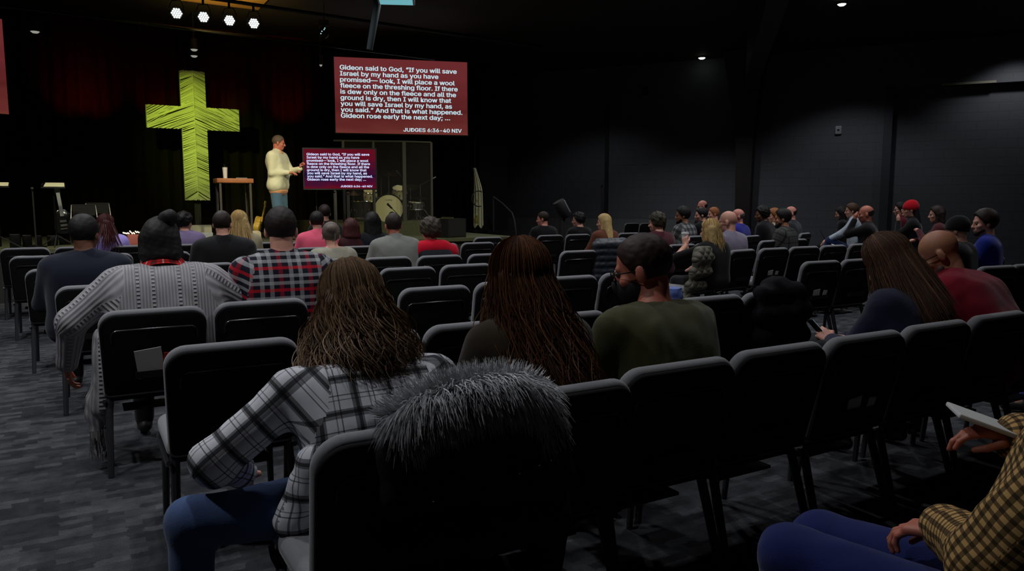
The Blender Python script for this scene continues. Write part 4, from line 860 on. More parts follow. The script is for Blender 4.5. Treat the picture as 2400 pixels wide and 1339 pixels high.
PEOPLE = []
def person(label, px, ytop, row=None, Y=None, yaw=30, hyaw=None, hpitch=5, hroll=0, lean=4, bulk=1.0, sw=.18, arms=None, hair='short', hm=H_DARK, sk='fair', shirt=None, pants=BLKTR,
           res=.02, hs=1.0, stand=False, sleeve='long', hl=.30, knees=None, feet=None, zp=.54, collar=None, folds=0, fseed=1, neck=.052, fingers=False, shoes=True, hood=False, xoff=0, th=.012, hands=True, slouch=0.0, side=0.0, loose=.012, base=0.0, kk=None, jaw=1.0, belly=0, at_=None, chair=True, nk=1.0, bunp=(0, -.105, .055)):
    yr = math.radians(yaw); fw = Vector((-math.sin(yr), math.cos(yr), 0)); l = math.radians(lean); l2 = l * .6 + math.radians(3)
    TL = .50; HN = .155 * hs * nk
    k = kk or 1.0; d = ray(px, ytop)
    for it in range(6):
        off = k * TL * math.sin(l) + HN * math.sin(l2) + .02
        if Y is None:
            nh = ROWNV[row] + .235 + off * fw.dot(NV); t = nh / d.dot(NV)
        else: t = Y / d.y
        top = Vector((0, 0, CAM_H)) + d * t
        kn = (top.z - base - .122 * hs - zp - HN * math.cos(l2)) / (TL * math.cos(l)) if kk is None else kk
        k = kn
    if not .80 <= k <= 1.22: print('SPINE', label[:40], round(k, 2), 'ztop', round(top.z, 2))
    loc = Vector((top.x, top.y, 0)) - fw * off - Vector((fw.y, -fw.x, 0)) * side; loc.z = base
    if at_: loc = Vector((at_[0], at_[1], base)); top = loc + fw * off
    if hyaw is None:
        hyaw = math.degrees(math.atan2(top.x + 3.6, 13.2 - top.y)) - yaw; hyaw = max(-48, min(48, hyaw))
    PEOPLE.append((label, loc.copy(), yr, stand, chair))
    E_ = empty('person', loc, yr, label, 'person')
    sl, cl_ = math.sin(l), math.cos(l)
    def sp(t, x=0, y=0):                         # along the spine with a little curve
        bow = -.05 * slouch * math.sin(PI * t) - .015 * math.sin(PI * t); return np.array([x + side * t, TL * k * t * sl + (y + bow) * cl_, zp + TL * k * t * cl_ - (y + bow) * sl])
    NBp = sp(1.0); Hc = NBp + np.array([0, HN * math.sin(l2) + .02, HN * math.cos(l2)]); Rh = rotm(math.radians(hyaw), math.radians(hpitch), math.radians(hroll))
    hd = lambda x, y, z: Hc + Rh @ (np.array([x, y, z]) * hs)
    b = bulk; sb = math.sqrt(b)
    sh = {s: sp(.865, s * sw * (.85 + .15 * b)) for s in (-1, 1)}
    A = arms or {}; hp = {}
    for s in (-1, 1):
        key = 'L' if s < 0 else 'R'; spec = A.get(key) or ((s * .09 * b, .30, .66) if not stand else (s * .26, .06, zp - .12)); hint = A.get(key + 'h') or (s * .8, -.5, -.45)
        el, wr = ik(sh[s], spec, .285, .25, hint); hp[s] = (el, wr)
    if stand:
        hips = {s: np.array([s * .09, 0, zp - .02]) for s in (-1, 1)}; kn_ = {s: np.array([s * .11, .03, zp * .52]) for s in (-1, 1)}; an = {s: np.array([s * .12, .0, .09]) for s in (-1, 1)}
    else:
        hips = {s: np.array([s * .095, .02, zp - .02]) for s in (-1, 1)}; kn_ = {-1: np.array([-.13, .45, .50]), 1: np.array([.13, .45, .50])}; an = {-1: np.array([-.13, .46, .10]), 1: np.array([.13, .46, .10])}
    if knees: kn_ = {-1: np.array(knees[0]), 1: np.array(knees[1])}
    if feet: an = {-1: np.array(feet[0]), 1: np.array(feet[1])}
    allp = np.array([hips[-1], hips[1], kn_[-1], kn_[1], an[-1], an[1], sh[-1], sh[1], Hc, hp[-1][0], hp[1][0], hp[-1][1], hp[1][1]])
    lo = allp.min(0) - .24 * max(1, b); hi = allp.max(0) + .24 * max(1, b); lo[2] = max(lo[2], -.02)
    def torso(S, e, top_=True):
        kk_ = .07
        for t, hw, r, y in ((.02, .095 * b, .115 * (.6 + .4 * b), 0), (.28, .075 * b, .108 * (.5 + .5 * b), .01 + belly * .5), (.45, .08 * b, .108 * (.55 + .45 * b), belly), (.66, .095 * sb, .112 * sb, 0), (.8, .11 * sb, .095 * sb, -.005)): S.cap(sp(t, -hw, y), sp(t, hw, y), r + e, k=kk_)
        S.cap(sp(.85, -sw * .8), sp(.85, sw * .8), .058 * sb + e, k=.06); [S.cap(sp(.865, s * sw * .72), sp(1.0, s * .03, -.01), .052 * sb + e, .05 + e, .06) for s in (-1, 1)]
    def arm(S, e, upto='hand'):
        for s in (-1, 1):
            el, wr = hp[s]; S.cap(sh[s], el, (.056 * sb) + e, .044 * sb + e, .045)
            if upto == 'short': continue
            t = 1.0 if upto != 'mid' else .3; S.cap(el, el + (wr - el) * t, .043 * sb + e, (.030 if t == 1 else .038) * (1 if e == 0 else 1.1) + e, .03)
    def legs(S, e, foot=True):
        for s in (-1, 1):
            S.cap(hips[s], kn_[s], .086 * sb + e, .06 * sb + e, .05); S.cap(kn_[s], an[s], .056 * sb + e, .038 + e * 1.4, .03)
    # body
    SB = Sdf(lo, hi, res); torso(SB, -.004); arm(SB, 0); legs(SB, -.004); SB.cap(sp(.93, 0, -.01), hd(0, -.03, -.05), neck * 1.05, neck, .03)
    parts = []
    for s in (-1, 1):
        el, wr = hp[s]; dr = (wr - el) / np.linalg.norm(wr - el); key = 'L' if s < 0 else 'R'
        dd = np.array(A.get(key + 'd', dr + np.array([0, .2, -.25]))); nn = np.array(A.get(key + 'n', (0, .3, 1)))
        if fingers and A.get(key): parts.append(hand_sdf(wr, dd, nn, A.get(key + 's', -s), A.get(key + 'c', .5), res=max(.0042, .0042)))
        else:
            dd = dd / np.linalg.norm(dd); SB.cap(wr, wr + dd * .08, .028, .03, .02); SB.cap(wr + dd * .07, wr + dd * .15 - nn * .02, .026, .018, .02); sd = np.cross(dd, nn) * -s; SB.cap(wr + dd * .03, wr + dd * .08 + sd * .045, .016, .012, .01)
    for s in (-1, 1): SB.cap(an[s], an[s] + np.array([s * .01, .10, -.055]), .035, .03, .02)
    parts.append(SB.mesh())
    hres = min(.012, max(.006, res * .6)); q = .17 * hs
    SH = Sdf(Hc - q - np.array([0, 0, .04]), Hc + q, hres)
    SH.cap(sp(.93, 0, -.01), hd(0, -.03, -.05), neck * 1.05, neck, .03); E3 = lambda c, r, k=.02, sub=False: SH.ell(hd(*c), np.array(r) * hs, Rh, k, sub); C3 = lambda a, b_, r1, r2=None, k=.01, sub=False: SH.cap(hd(*a), hd(*b_), r1 * hs, (r2 or r1) * hs, k * hs, sub)
    E3((0, -.012, .032), (.075, .096, .09)); E3((0, .025, -.045), (.057 * jaw, .066, .078), .03); E3((0, .062, -.098), (.026 * jaw, .022, .02), .02)
    C3((-.03, .078, .018), (.03, .078, .018), .012, k=.015); C3((0, .088, .005), (0, .108, -.035), .008, .0125, .01); C3((-.011, .098, -.038), (.011, .098, -.038), .008, k=.008)
    for s in (-1, 1): SH.ell(hd(s * .031, .098, -.001), np.array([.016, .014, .011]) * hs, Rh, .01, True); E3((s * .042, .062, -.03), (.02, .02, .018), .02); SH.ell(hd(s * .079, -.008, -.012), np.array([.011, .02, .033]) * hs, Rh, .006); 
    C3((-.018, .086, -.066), (.018, .086, -.066), .0075, k=.008); C3((-.014, .083, -.078), (.014, .083, -.078), .008, k=.008)
    parts.append(SH.mesh())
    bo = mesh_from('body', parts, skin(sk), E_)
    mb = MB(); [mb.ball(hd(s * .031, .080, -.001), .0115 * hs, 10) for s in (-1, 1)]; mb.build('eyes', mat('eye', (.05, .04, .035), .2), bo)
    # clothes
    segs = [(sp(0), sp(1.05), 'T', .13 * sb)] + [(sh[s], hp[s][0], 'A', .055) for s in (-1, 1)] + [(hp[s][0], hp[s][1], 'A', .045) for s in (-1, 1)]
    SS = Sdf(lo, hi, res); torso(SS, loose); arm(SS, loose, {'long': 'hand', 'short': 'short', 'mid': 'mid', 'none': 'short'}[sleeve])
    if collar: SS.cap(sp(.97, 0, -.015), sp(1.06, 0, -.005), .058, .062, .02)
    if hood: SS.ell(sp(.93, 0, -.10), (.13, .07, .09), None, .05)
    SS.cut(sp(1.13 if not collar else 1.2), (0, sl - .25, cl_), .01)
    if folds: SS.noise(folds, 26, fseed)
    mesh_from('shirt', [SS.mesh()], shirt or cl('black_shirt', (14, 14, 16)), E_, segs)
    SL = Sdf(lo, [hi[0], hi[1], max(kn_[-1][2], kn_[1][2], zp) + .22], res); legs(SL, .011); SL.cap(sp(.02, -.09 * b), sp(.02, .09 * b), .108 * (.6 + .4 * b), k=.05)
    if folds: SL.noise(folds * .6, 22, fseed + 3)
    mesh_from('trousers', [SL.mesh()], pants, E_, [(hips[s], kn_[s], 'A', .08) for s in (-1, 1)] + [(kn_[s], an[s], 'A', .05) for s in (-1, 1)])
    if shoes:
        for s in (-1, 1):
            f = an[s]; S = Sdf(f + np.array([-.1, -.14, -.12]), f + np.array([.1, .24, .1]), max(.010, res * .6)); dz = max(0.0, f[2] - .1)
            S.cap(f + (0, -.03, -.045), f + (s * .01, .13, -.06), .038, .036, .02); S.cap(f + (0, 0, -.01), f + (0, .02, -.05), .045, .04, .02); S.cut(f + np.array([0, 0, -.098]), (0, 0, -1), .004); mesh_from('shoe', [S.mesh()], SHOEM, E_)
    # hair and hats
    hmm = hm
    hr = max(.006, res * .45)
    if hair not in ('none', 'bald'):
        L = hl if hair in ('long', 'curlylong', 'pony') else .1
        S = Sdf(Hc - np.array([.24, .26, .16 + L]), Hc + np.array([.24, .24, .24]), hr); c0 = (0, -.014, .034)
        t_ = {'short': th, 'crew': .005, 'fringe': .005, 'curly': .028, 'long': .016, 'curlylong': .012, 'bun': .012, 'beanie': .02, 'pony': .012, 'cap': .016}[hair]
        S.ell(hd(*c0), np.array([.076 + t_, .098 + t_, .091 + t_]) * hs, Rh, .001)
        cut = lambda p, n_: S.cut(hd(*p), Rh @ np.array(n_), .012)
        if hair == 'beanie':
            cut((0, 0, -.004), (0, .22, -1)); S.ell(hd(0, -.03, .075), np.array([.07, .08, .07]) * hs, Rh, .04)
        elif hair == 'fringe': cut((0, -.02, .03), (0, .35, 1)); cut((0, -.09, -.06), (0, .45, -1)); cut((0, .0, 0), (0, 1, 0))
        else:
            cut((0, .062, .055), (0, 1, -.62)); cut((0, -.09, -.082 if hair not in ('long', 'curlylong') else -.14), (0, .5, -1))
        if hair in ('long', 'curlylong'):
            for sx in (-.055, -.028, 0, .028, .055):
                a = hd(sx, -.065 + abs(sx) * .3, .01); S.cap(a, a + np.array([sx * .25, -.03 - .05 * (L > .25), -L + .01]), .05, .04 if hair == 'long' else .06, .03)
            for s in (-1, 1): a = hd(s * .068, -.0, .0); S.cap(a, a + np.array([s * .018, .0, -L * .75]), .026, .025, .03)
        if hair == 'bun': S.ell(hd(*bunp), (.048, .04, .045), Rh, .015)
        if hair == 'pony': a = hd(0, -.105, .03); S.cap(a, a + np.array([0, -.04, -L]), .035, .02, .02)
        if hair == 'curly': S.noise(.0045, 75, fseed)
        elif hair == 'curlylong': S.noise(.002, 90, fseed)
        elif hair not in ('beanie', 'cap'): S.noise(.0008, 150, fseed)
        if hair == 'cap': S.cap(hd(-.04, .08, .055), hd(.04, .08, .055), .02, k=.02); S.cap(hd(-.03, .14, .045), hd(.03, .14, .045), .01, k=.03)
        mesh_from('beanie' if hair == 'beanie' else ('hair'), [S.mesh()], hmm, E_)
    E_['_'] = 0; del E_['_']
    return dict(E=E_, hd=hd, Hc=Hc, Rh=Rh, sp=sp, sh=sh, hp=hp, loc=loc, yr=yr, k=k, fw=fw, hs=hs, kn=kn_, an=an)
ROWNV = {1: 1.93, 2: 3.08, 3: 4.33, 4: 5.9, 5: 7.3, 6: 9.1, 7: 10.6}
def strands(P, n, L, amp, freq, r, m, name='hair_strand', seed=0, phi=(-130, 130), lift=.02, flare=.04, back=.03, segs=16, jit=.5, top=(.0, -.02)):
    rnd = random.Random(seed); mb = MB(); hd = P['hd']; Hc = P['Hc']
    for i in range(n):
        f = math.radians(rnd.uniform(*phi)); th0 = math.radians(rnd.uniform(3, 52)); th1 = math.radians(rnd.uniform(92, 108)); lf = lift * rnd.uniform(.6, 1.15); pts = []
        for j in range(6):
            t = th0 + (th1 - th0) * j / 5; rr = Vector(((.076 + lf) * math.sin(t) * math.sin(f), -(.098 + lf) * math.sin(t) * math.cos(f) - .014, (.091 + lf) * math.cos(t) + .034)); pts.append(Vector(hd(*rr)))
        q = pts[-1]; out = Vector((q.x - Hc[0], q.y - Hc[1], 0)).normalized(); LL = L * rnd.uniform(.65, 1.05); ph = rnd.uniform(0, 6.28); fq = freq * rnd.uniform(.8, 1.25); am = amp * rnd.uniform(.5, 1.3); u = Vector((-out.y, out.x, 0)); K = segs
        inw = rnd.uniform(0, 1) * .05
        for j in range(1, K + 1):
            s = j / K; a = ph + fq * s * LL; g = min(1, s * 2.5)
            pts.append(q + Vector((0, 0, -LL * s)) + out * (flare * s * (1.2 - .3 * s) - inw * min(1, s * 2)) + Vector((0, -back * s, 0)) + u * am * g * math.sin(a) + out * am * .8 * g * math.cos(a))
        rs = [r * (1 if j < len(pts) - 4 else (len(pts) - j) / 5) for j in range(len(pts))]; mb.tube(pts, rs, 3, False)
    return mb.build(name, m, P['E'])
def glasses(P, m=None, sc=1):
    hd = P['hd']; mb = MB()
    for s in (-1, 1):
        pts = [hd(s * .033 + .024 * math.cos(a), .103, -.002 + .019 * math.sin(a)) for a in [2 * PI * i / 14 for i in range(15)]]; mb.tube(pts, .0032, 5, False)
        mb.tube([hd(s * .057, .101, .004), hd(s * .078, .06, .004), hd(s * .083, -.005, .0), hd(s * .08, -.02, -.012)], .0032, 5)
    mb.tube([hd(-.010, .104, .002), hd(0, .108, .005), hd(.010, .104, .002)], .003, 5); return mb.build('glasses', m or mat('glasses_frame', (.01, .01, .01), .3), P['E'])
# ------------------------------------------------------------------ the crowd
W_ = lin((205, 205, 205)); K_ = lin((14, 14, 16)); G_ = lin((92, 92, 96))
BW = plaid('black_white_flannel', lin((206, 206, 212)), [(0, .105, .0, .026, K_, .7), (1, .105, .0, .026, K_, .7), (0, .105, .010, .010, K_, .8), (1, .105, .010, .010, K_, .8), (0, .105, .066, .0035, K_, .75), (1, .105, .066, .0035, K_, .75), (0, .105, .052, .0035, K_, .6), (1, .105, .052, .0035, K_, .6)])
RBW = plaid('red_black_white_flannel', lin((20, 20, 34)), [(0, .17, .0, .024, W_, .27), (0, .17, .054, .024, W_, .27), (0, .17, .11, .024, lin((170, 20, 44)), .4), (1, .13, .0, .020, W_, .32), (1, .13, .042, .020, W_, .32), (1, .13, .09, .018, lin((200, 16, 34)), .55)])
TAN = plaid('tan_black_gingham', lin((196, 156, 98)), [(0, .018, 0, .008, lin((26, 20, 16)), .75), (1, .018, 0, .008, lin((26, 20, 16)), .75)])
GPL = plaid('grey_flannel', lin((70, 70, 68)), [(0, .09, 0, .014, K_, .7), (1, .09, 0, .014, K_, .7)])
BWS = plaid('pale_dark_flannel', lin((130, 130, 130)), [(0, .1, 0, .05, K_, .6), (1, .1, 0, .05, K_, .6)])
KN = knit('grey_rib_knit', lin((165, 162, 164)), .016, .8, True)
REDPL = plaid('red_collar_flannel', lin((190, 24, 24)), [(0, .07, 0, .025, K_, .7), (0, .07, .045, .006, W_, .5), (1, .07, 0, .02, K_, .5)])

def collar_band(P, m, r=.07, h=.05, name='collar', t=.99, tilt=0):
    sp = P['sp']; c0 = Vector(sp(t)); ax = (Vector(sp(t + .1)) - c0).normalized(); X = Vector((1, 0, 0)); Yv = ax.cross(X).normalized(); N = 44
    prof = [(1.32, -.012), (1.27, .0), (1.04, h * .8), (.98, h), (.93, h * .95), (.95, h * .5), (1.1, 0)]; vs = []; uv = []
    for j, (k, z) in enumerate(prof):
        for i in range(N): a = 2 * PI * i / N; vs.append(c0 + X * (k * r * 1.12 * math.cos(a)) + Yv * (k * r * math.sin(a)) + ax * (z + .006 * math.sin(3 * a) + .15 * r * math.sin(a) * (j < 3)))
    mb = MB(); mb.add(vs, [(j * N + i, j * N + (i + 1) % N, (j + 1) * N + (i + 1) % N, (j + 1) * N + i) for j in range(len(prof) - 1) for i in range(N)])
    o = mb.build(name, m, P['E']); ul = o.data.uv_layers.new(name='UVMap')
    for l in o.data.loops: i = l.vertex_index % N; j = l.vertex_index // N; ul.data[l.index].uv = (i / N * 2 * PI * r, prof[j][1] + j * .004)
    return o
# --- nearest row
P1 = person('woman in black and white plaid flannel in the nearest row, light brown curls clipped back', 822, 630, row=1, yaw=30, hyaw=2, hpitch=30, lean=22, side=-.0, nk=1.4, bulk=1.05, sw=.235, res=.011, hair='curlylong', hm=H_LIGHT, hl=.12, shirt=BW, pants=JEANS, folds=.0028, fseed=4, loose=.02, slouch=1.2, zp=.53,
    arms={'L': (-.36, .30, .56), 'Lh': (-1, -.25, -.5), 'R': (.02, .46, .62)}, knees=((-.53, .10, .50), (-.06, .46, .5)), feet=((-.55, .12, .1), (-.1, .5, .1)), collar=False)
strands(P1, 2000, .29, .022, 42, .0016, H_LIGHT, 'hair_curls', 3, (-135, 135), .026, .11, .07, 26)
strands(P1, 420, .28, .024, 36, .0017, hairm('golden_streak', (124, 98, 70)), 'hair_curls', 8, (-130, 130), .030, .13, .08, 26)
mb = MB(); rnd = random.Random(2)
for i in range(34):
    a = rnd.uniform(-1, 1); mb.ball(P1['hd'](a * .05, -.125 + abs(a) * .012 - rnd.uniform(0, .01), .03 + rnd.uniform(-.012, .012) + .006 * a), rnd.uniform(.005, .008), 6)
mb.build('hair_clip', mat('dark_beads', (.01, .01, .01), .15), P1['E'])
# shirt tail hanging below
def blob(P, name, m, pts, h=.01, k=.04, folds=0, segs=None, cut=None, seed=1):
    A = np.array([p[0] for p in pts] + [p[1] for p in pts]); r = max(max(p[2], p[3]) for p in pts) + .06; S = Sdf(A.min(0) - r, A.max(0) + r, h)
    for a, b, ra, rb in pts: S.cap(a, b, ra, rb, k)
    if folds: S.noise(folds, 34, seed)
    if cut: S.cut(*cut)
    return mesh_from(name, [S.mesh()], m, P['E'] if isinstance(P, dict) else P, segs)
blob(P1, 'shirt_tail', BW, [((-.20, -.06, .66), (-.27, -.02, .50), .07, .05), ((-.10, -.15, .62), (-.18, -.16, .46), .06, .045), ((-.27, -.02, .50), (-.25, -.04, .38), .05, .03), ((-.18, -.14, .46), (-.14, -.17, .38), .045, .03)], .01, .05, .003, [((-.2, -.05, .7), (-.2, -.05, .3), 'A', .06)])
P2 = person('woman with very long curly auburn hair seen from behind in the nearest row', 1216, 575, row=1, yaw=30, hyaw=0, hpitch=6, lean=10, bulk=.95, res=.013, hair='curlylong', hm=H_AUB, hl=.34, shirt=cl('dark_mustard', (38, 29, 14)), folds=.002, slouch=.6)
strands(P2, 2600, .50, .014, 34, .0017, H_AUB, 'hair_curls', 5, (-145, 145), .026, .13, .13, 24)
strands(P2, 420, .50, .018, 30, .0018, hairm('copper_streak', (100, 60, 28)), 'hair_curls', 6, (-145, 145), .030, .14, .14, 24)
P3 = person('man in olive green t-shirt with glasses and black face mask, head turned left', 1506, 553, row=1, side=.04, yaw=32, hyaw=38, hpitch=14, lean=16, bulk=1.22, sw=.215, res=.010, hair='short', th=.007, hm=hairm('cropped_dark', (46, 26, 21)), sk='ruddy', shirt=cl('olive_green', (64, 64, 36), var=.06), pants=JEANS_D, sleeve='short', folds=.003, fseed=7, hs=1.12, neck=.062, slouch=.8)
glasses(P3)
hd = P3['hd']; S = Sdf(P3['Hc'] - .2, P3['Hc'] + .2, .006); S.ell(hd(0, .03, -.06), np.array([.064, .078, .07]) * 1.12, P3['Rh'], .01); S.cut(hd(0, .06, -.022), P3['Rh'] @ np.array((0, .25, 1)), .006); S.cut(hd(0, .0, -.06), P3['Rh'] @ np.array((0, -1, -.1)), .006); S.ell(hd(0, .105, -.04), (.03, .02, .03), P3['Rh'], .02)
mesh_from('face_mask', [S.mesh()], mat('black_mask_cloth', (.006, .006, .007), .9), P3['E'])
MB().tube([hd(-.06, .03, -.035), hd(-.078, -.0, -.03), hd(-.086, -.025, -.015), hd(-.083, -.02, .02)], .002, 5).build('mask_loop', M_MATTE, P3['E'])
collar_band(P3, cl('olive_green', ()), .072, .012, 'neckband', 1.0)
P4 = person('woman with long straight brown hair bent over a phone, navy speckled top', 2080, 561, row=1, yaw=38, hyaw=8, hpitch=34, lean=20, bulk=.95, res=.012, hair='long', hm=H_BROWN, hl=.34, shirt=cl('navy_speckle', (32, 34, 56), var=.7, bscale=90), folds=.002, fingers=True,
    arms={'L': (-.02, .47, .66), 'Ld': (.1, .7, .35), 'Ln': (-.6, .3, .6), 'Lc': 1.2, 'Ls': 1, 'R': (.12, .46, .66), 'Rd': (-.65, .6, .1), 'Rn': (.3, .3, .9), 'Rc': 1.1, 'Rs': -1}, knees=((-.10, .48, .60), (.14, .46, .5)), feet=((-.05, .62, .3), (.14, .48, .1)))
strands(P4, 2200, .42, .004, 12, .0014, H_BROWN, 'hair_strands', 9, (-128, 128), .032, .09, .16, 14)
strands(P4, 90, .40, .003, 12, .002, hairm('chestnut_streak', (110, 72, 48)), 'hair_strands', 10, (-110, 110), .035, .095, .17, 14)
P5 = person('bald bearded man in dark red shirt, head bowed', 2205, 541, row=1, yaw=38, hyaw=20, hpitch=34, lean=30, bulk=1.15, sw=.19, res=.012, hair='bald', sk='tan', shirt=cl('dark_red', (122, 12, 34), var=.05, bump=.1), folds=.003, fseed=5, collar=True, hs=1.08, loose=.022, slouch=.8)
glasses(P5, sc=1)
hd = P5['hd']; blob(P5, 'beard', H_GREY, [(hd(-.045, .03, -.07), hd(0, .072, -.108), .022, .024), (hd(.045, .03, -.07), hd(0, .072, -.108), .022, .024)], .006, .02)
P6 = person('person in tan and black gingham shirt and blue jeans at the bottom right corner', 2700, 500, Y=1.4, at_=(1.13, 1.43), kk=1.02, yaw=45, hyaw=0, lean=-6, bulk=1.15, sw=.20, res=.010, hair='short', shirt=TAN, pants=cl('jeans_royal', (22, 32, 86), var=.15), folds=.0035, fseed=9, fingers=True, loose=.026, zp=.55, sk='ruddy',
    arms={'L': (-.01, .22, .70), 'Lh': (-1, -.2, -.35), 'Ld': (.1, 1, -.2), 'Ln': (0, .2, 1), 'Lc': .9, 'R': (.30, .16, .86), 'Rh': (1, -.4, -.5), 'Rd': (-.45, .8, .1), 'Rn': (.1, -.2, 1), 'Rc': .8}, knees=((-.13, .52, .58), (.12, .55, .53)), feet=((-.1, .55, .1), (.14, .55, .1)))
P7 = person('person at the right edge, only a blue trouser leg and black shoe showing', 2600, 500, Y=4.9, at_=(3.98, 4.86), kk=1.0, yaw=62, hyaw=0, lean=5, res=.02, shirt=cl('navy', (22, 26, 44)), pants=cl('bright_blue_trousers', (36, 48, 130)), chair=True)
# --- left block
P8 = person('heavy-set woman in grey ribbed knit cardigan with red plaid collar, dark hair in a bun', 376, 515, row=3, yaw=28, hpitch=6, lean=10, bulk=1.72, sw=.225, res=.0135, hair='long', hl=.09, hm=H_BLACK, shirt=KN, pants=BLKTR, folds=.0018, fingers=True, sk='ruddy', loose=.02, slouch=1.0, neck=.062, hs=1.08, bunp=(.045, -.06, .115),
    arms={'L': (-.50, .10, .55), 'Lh': (-1, -.6, .1), 'Ld': (-.0, .15, -1), 'Ln': (-1, -.3, 0), 'Lc': .6, 'Ls': 1, 'R': (.36, .22, .66), 'Rh': (1, -.4, 0)})
collar_band(P8, REDPL, .10, .06, 'collar', 1.02)
blob(P8, 'hair_bun', H_BLACK, [(P8['hd'](.04, -.05, .115), P8['hd'](.055, -.06, .13), .05, .045)], .01, .03, .003)
blob(P8, 'cardigan_drape', KN, [((-.30, -.08, .70), (-.34, -.14, .34), .07, .05), ((-.30, .02, .62), (-.37, -.05, .3), .06, .045), ((-.36, -.06, .36), (-.38, -.10, .16), .045, .03)], .012, .06, .003, [((-.3, 0, .7), (-.3, 0, .1), 'A', .08)])
mb = MB(); rnd = random.Random(4)
for i in range(46):
    x = -.41 + rnd.uniform(0, .09); y = -.16 + rnd.uniform(0, .14); mb.tube([(x, y, .22), (x + rnd.uniform(-.01, .01), y, .12), (x + rnd.uniform(-.015, .015), y + rnd.uniform(-.01, .01), .04 + rnd.uniform(0, .03))], [.003, .0025, .002], 4)
mb.build('fringe', cl('grey_yarn', (120, 118, 118)), P8['E'])
P9 = person('broad man in red, black and white plaid flannel, short dark hair', 657, 488, row=3, yaw=28, hpitch=2, lean=5, bulk=1.5, sw=.22, res=.014, hair='short', th=.010, hm=hairm('very_dark', (30, 18, 15)), shirt=RBW, pants=JEANS_D, folds=.0022, collar=True, hs=1.1, neck=.066, loose=.016)
P10 = person('man in dark navy top at the left end of the fourth row', 196, 506, row=4, yaw=28, lean=4, bulk=1.4, sw=.21, res=.018, hair='short', hm=H_BLACK, shirt=cl('deep_navy', (22, 26, 40)), pants=BLKTR, sk='brown', hs=1.08, neck=.06, collar=True)
P11 = person('woman in lavender top with wind-blown dark red-brown hair by the stage', 248, 504, row=7, yaw=24, lean=5, bulk=.95, res=.02, hair='long', hl=.2, hm=H_RED, shirt=cl('lavender', (168, 150, 226)))
strands(P11, 80, .36, .015, 12, .0045, H_RED, 'hair_strands', 11, (20, 110), .02, .22, .02, 10)
P12 = person('person in pale purple top by the stage, partly behind the dark bun', 432, 500, row=7, yaw=30, lean=4, bulk=.95, res=.02, hair='curly', hm=H_BLACK, shirt=cl('pale_purple', (118, 104, 138)))
P13 = person('man in black jacket with pale patterned collar, cropped dark hair', 520, 496, row=5, yaw=30, lean=6, bulk=1.3, sw=.21, res=.018, hair='short', th=.008, hm=H_DARK, shirt=cl('black_jacket', (12, 12, 13)), collar=False, hs=1.0)
collar_band(P13, plaid('pale_pattern', lin((110, 105, 98)), [(0, .03, 0, .012, K_, .7), (1, .02, 0, .008, K_, .6)]), .075, .03, 'collar', .98)
P14 = person('woman with long straight blond hair beside the man in black jacket', 560, 497, row=6, yaw=32, lean=5, bulk=.9, res=.02, hair='long', hl=.32, hm=H_BLOND, shirt=cl('cream_top', (150, 140, 110)))
strands(P14, 160, .42, .004, 10, .004, H_BLOND, 'hair_strands', 12, (-60, 120), .02, .13, .02, 10)
P15 = person('man in pink shirt with dark hair', 742, 497, row=6, yaw=30, lean=8, bulk=1.15, sw=.2, res=.018, hair='short', hm=H_BLACK, shirt=cl('coral_pink', (226, 92, 118), bump=.1), collar=True)
P16 = person('dark-haired person in black right behind the head of the man in pink', 760, 481, row=7, yaw=28, lean=3, res=.022, hair='short', hm=H_DARK)
P17 = person('woman in cream speckled sweater with light brown hair pinned up', 775, 523, row=5, yaw=30, lean=8, bulk=1.02, res=.016, hair='bun', hm=H_GREY, shirt=cl('oatmeal_knit', (150, 146, 128), var=.4), hs=1.05)
MB().ball(P17['hd'](.03, -.115, -.02), .016, 8, (.5, .6, 3)).build('hair_clip', mat('grey_clip', (.12, .12, .13), .3), P17['E'])
P18 = person('woman with shoulder-length black hair beside the man in grey fleece', 871, 499, row=6, yaw=28, lean=4, bulk=.95, res=.018, hair='long', hl=.2, hm=H_BLACK, shirt=cl('charcoal_top', (20, 22, 28)), hs=1.05)
P19 = person('man in grey fleece with folded collar', 921, 501, row=5, yaw=28, hpitch=4, lean=10, bulk=1.3, sw=.2, res=.015, hair='short', th=.008, hm=H_DARK, sk='ruddy', shirt=cl('heather_grey', (126, 127, 120), var=.2), folds=.0018, hs=1.05)
collar_band(P19, cl('heather_grey', ()), .085, .07, 'collar', .98)
P20 = person('person with short curly dark hair and bright red shawl', 1008, 514, row=5, yaw=30, lean=5, bulk=1.0, res=.016, hair='curly', hm=hairm('curly_dark', (58, 48, 38)), shirt=cl('slate', (34, 38, 44)), hs=1.12)
blob(P20, 'shawl', cl('bright_red', (200, 8, 40), bump=.1), [(P20['sp'](.86, -.22), P20['sp'](1.0, -.02, -.03), .095, .085), (P20['sp'](.86, .22), P20['sp'](1.0, .02, -.03), .095, .085), (P20['sp'](.97, -.12, -.03), P20['sp'](.97, .12, -.03), .09, .09)], .012, .03)
P44 = person('small person with dark maroon hair low between the pinned-up hair and the black-haired woman', 822, 541, row=6, yaw=30, lean=4, bulk=.8, kk=.78, res=.02, hair='long', hl=.12, hm=H_RED, shirt=cl('maroon_dark', (50, 16, 20)))
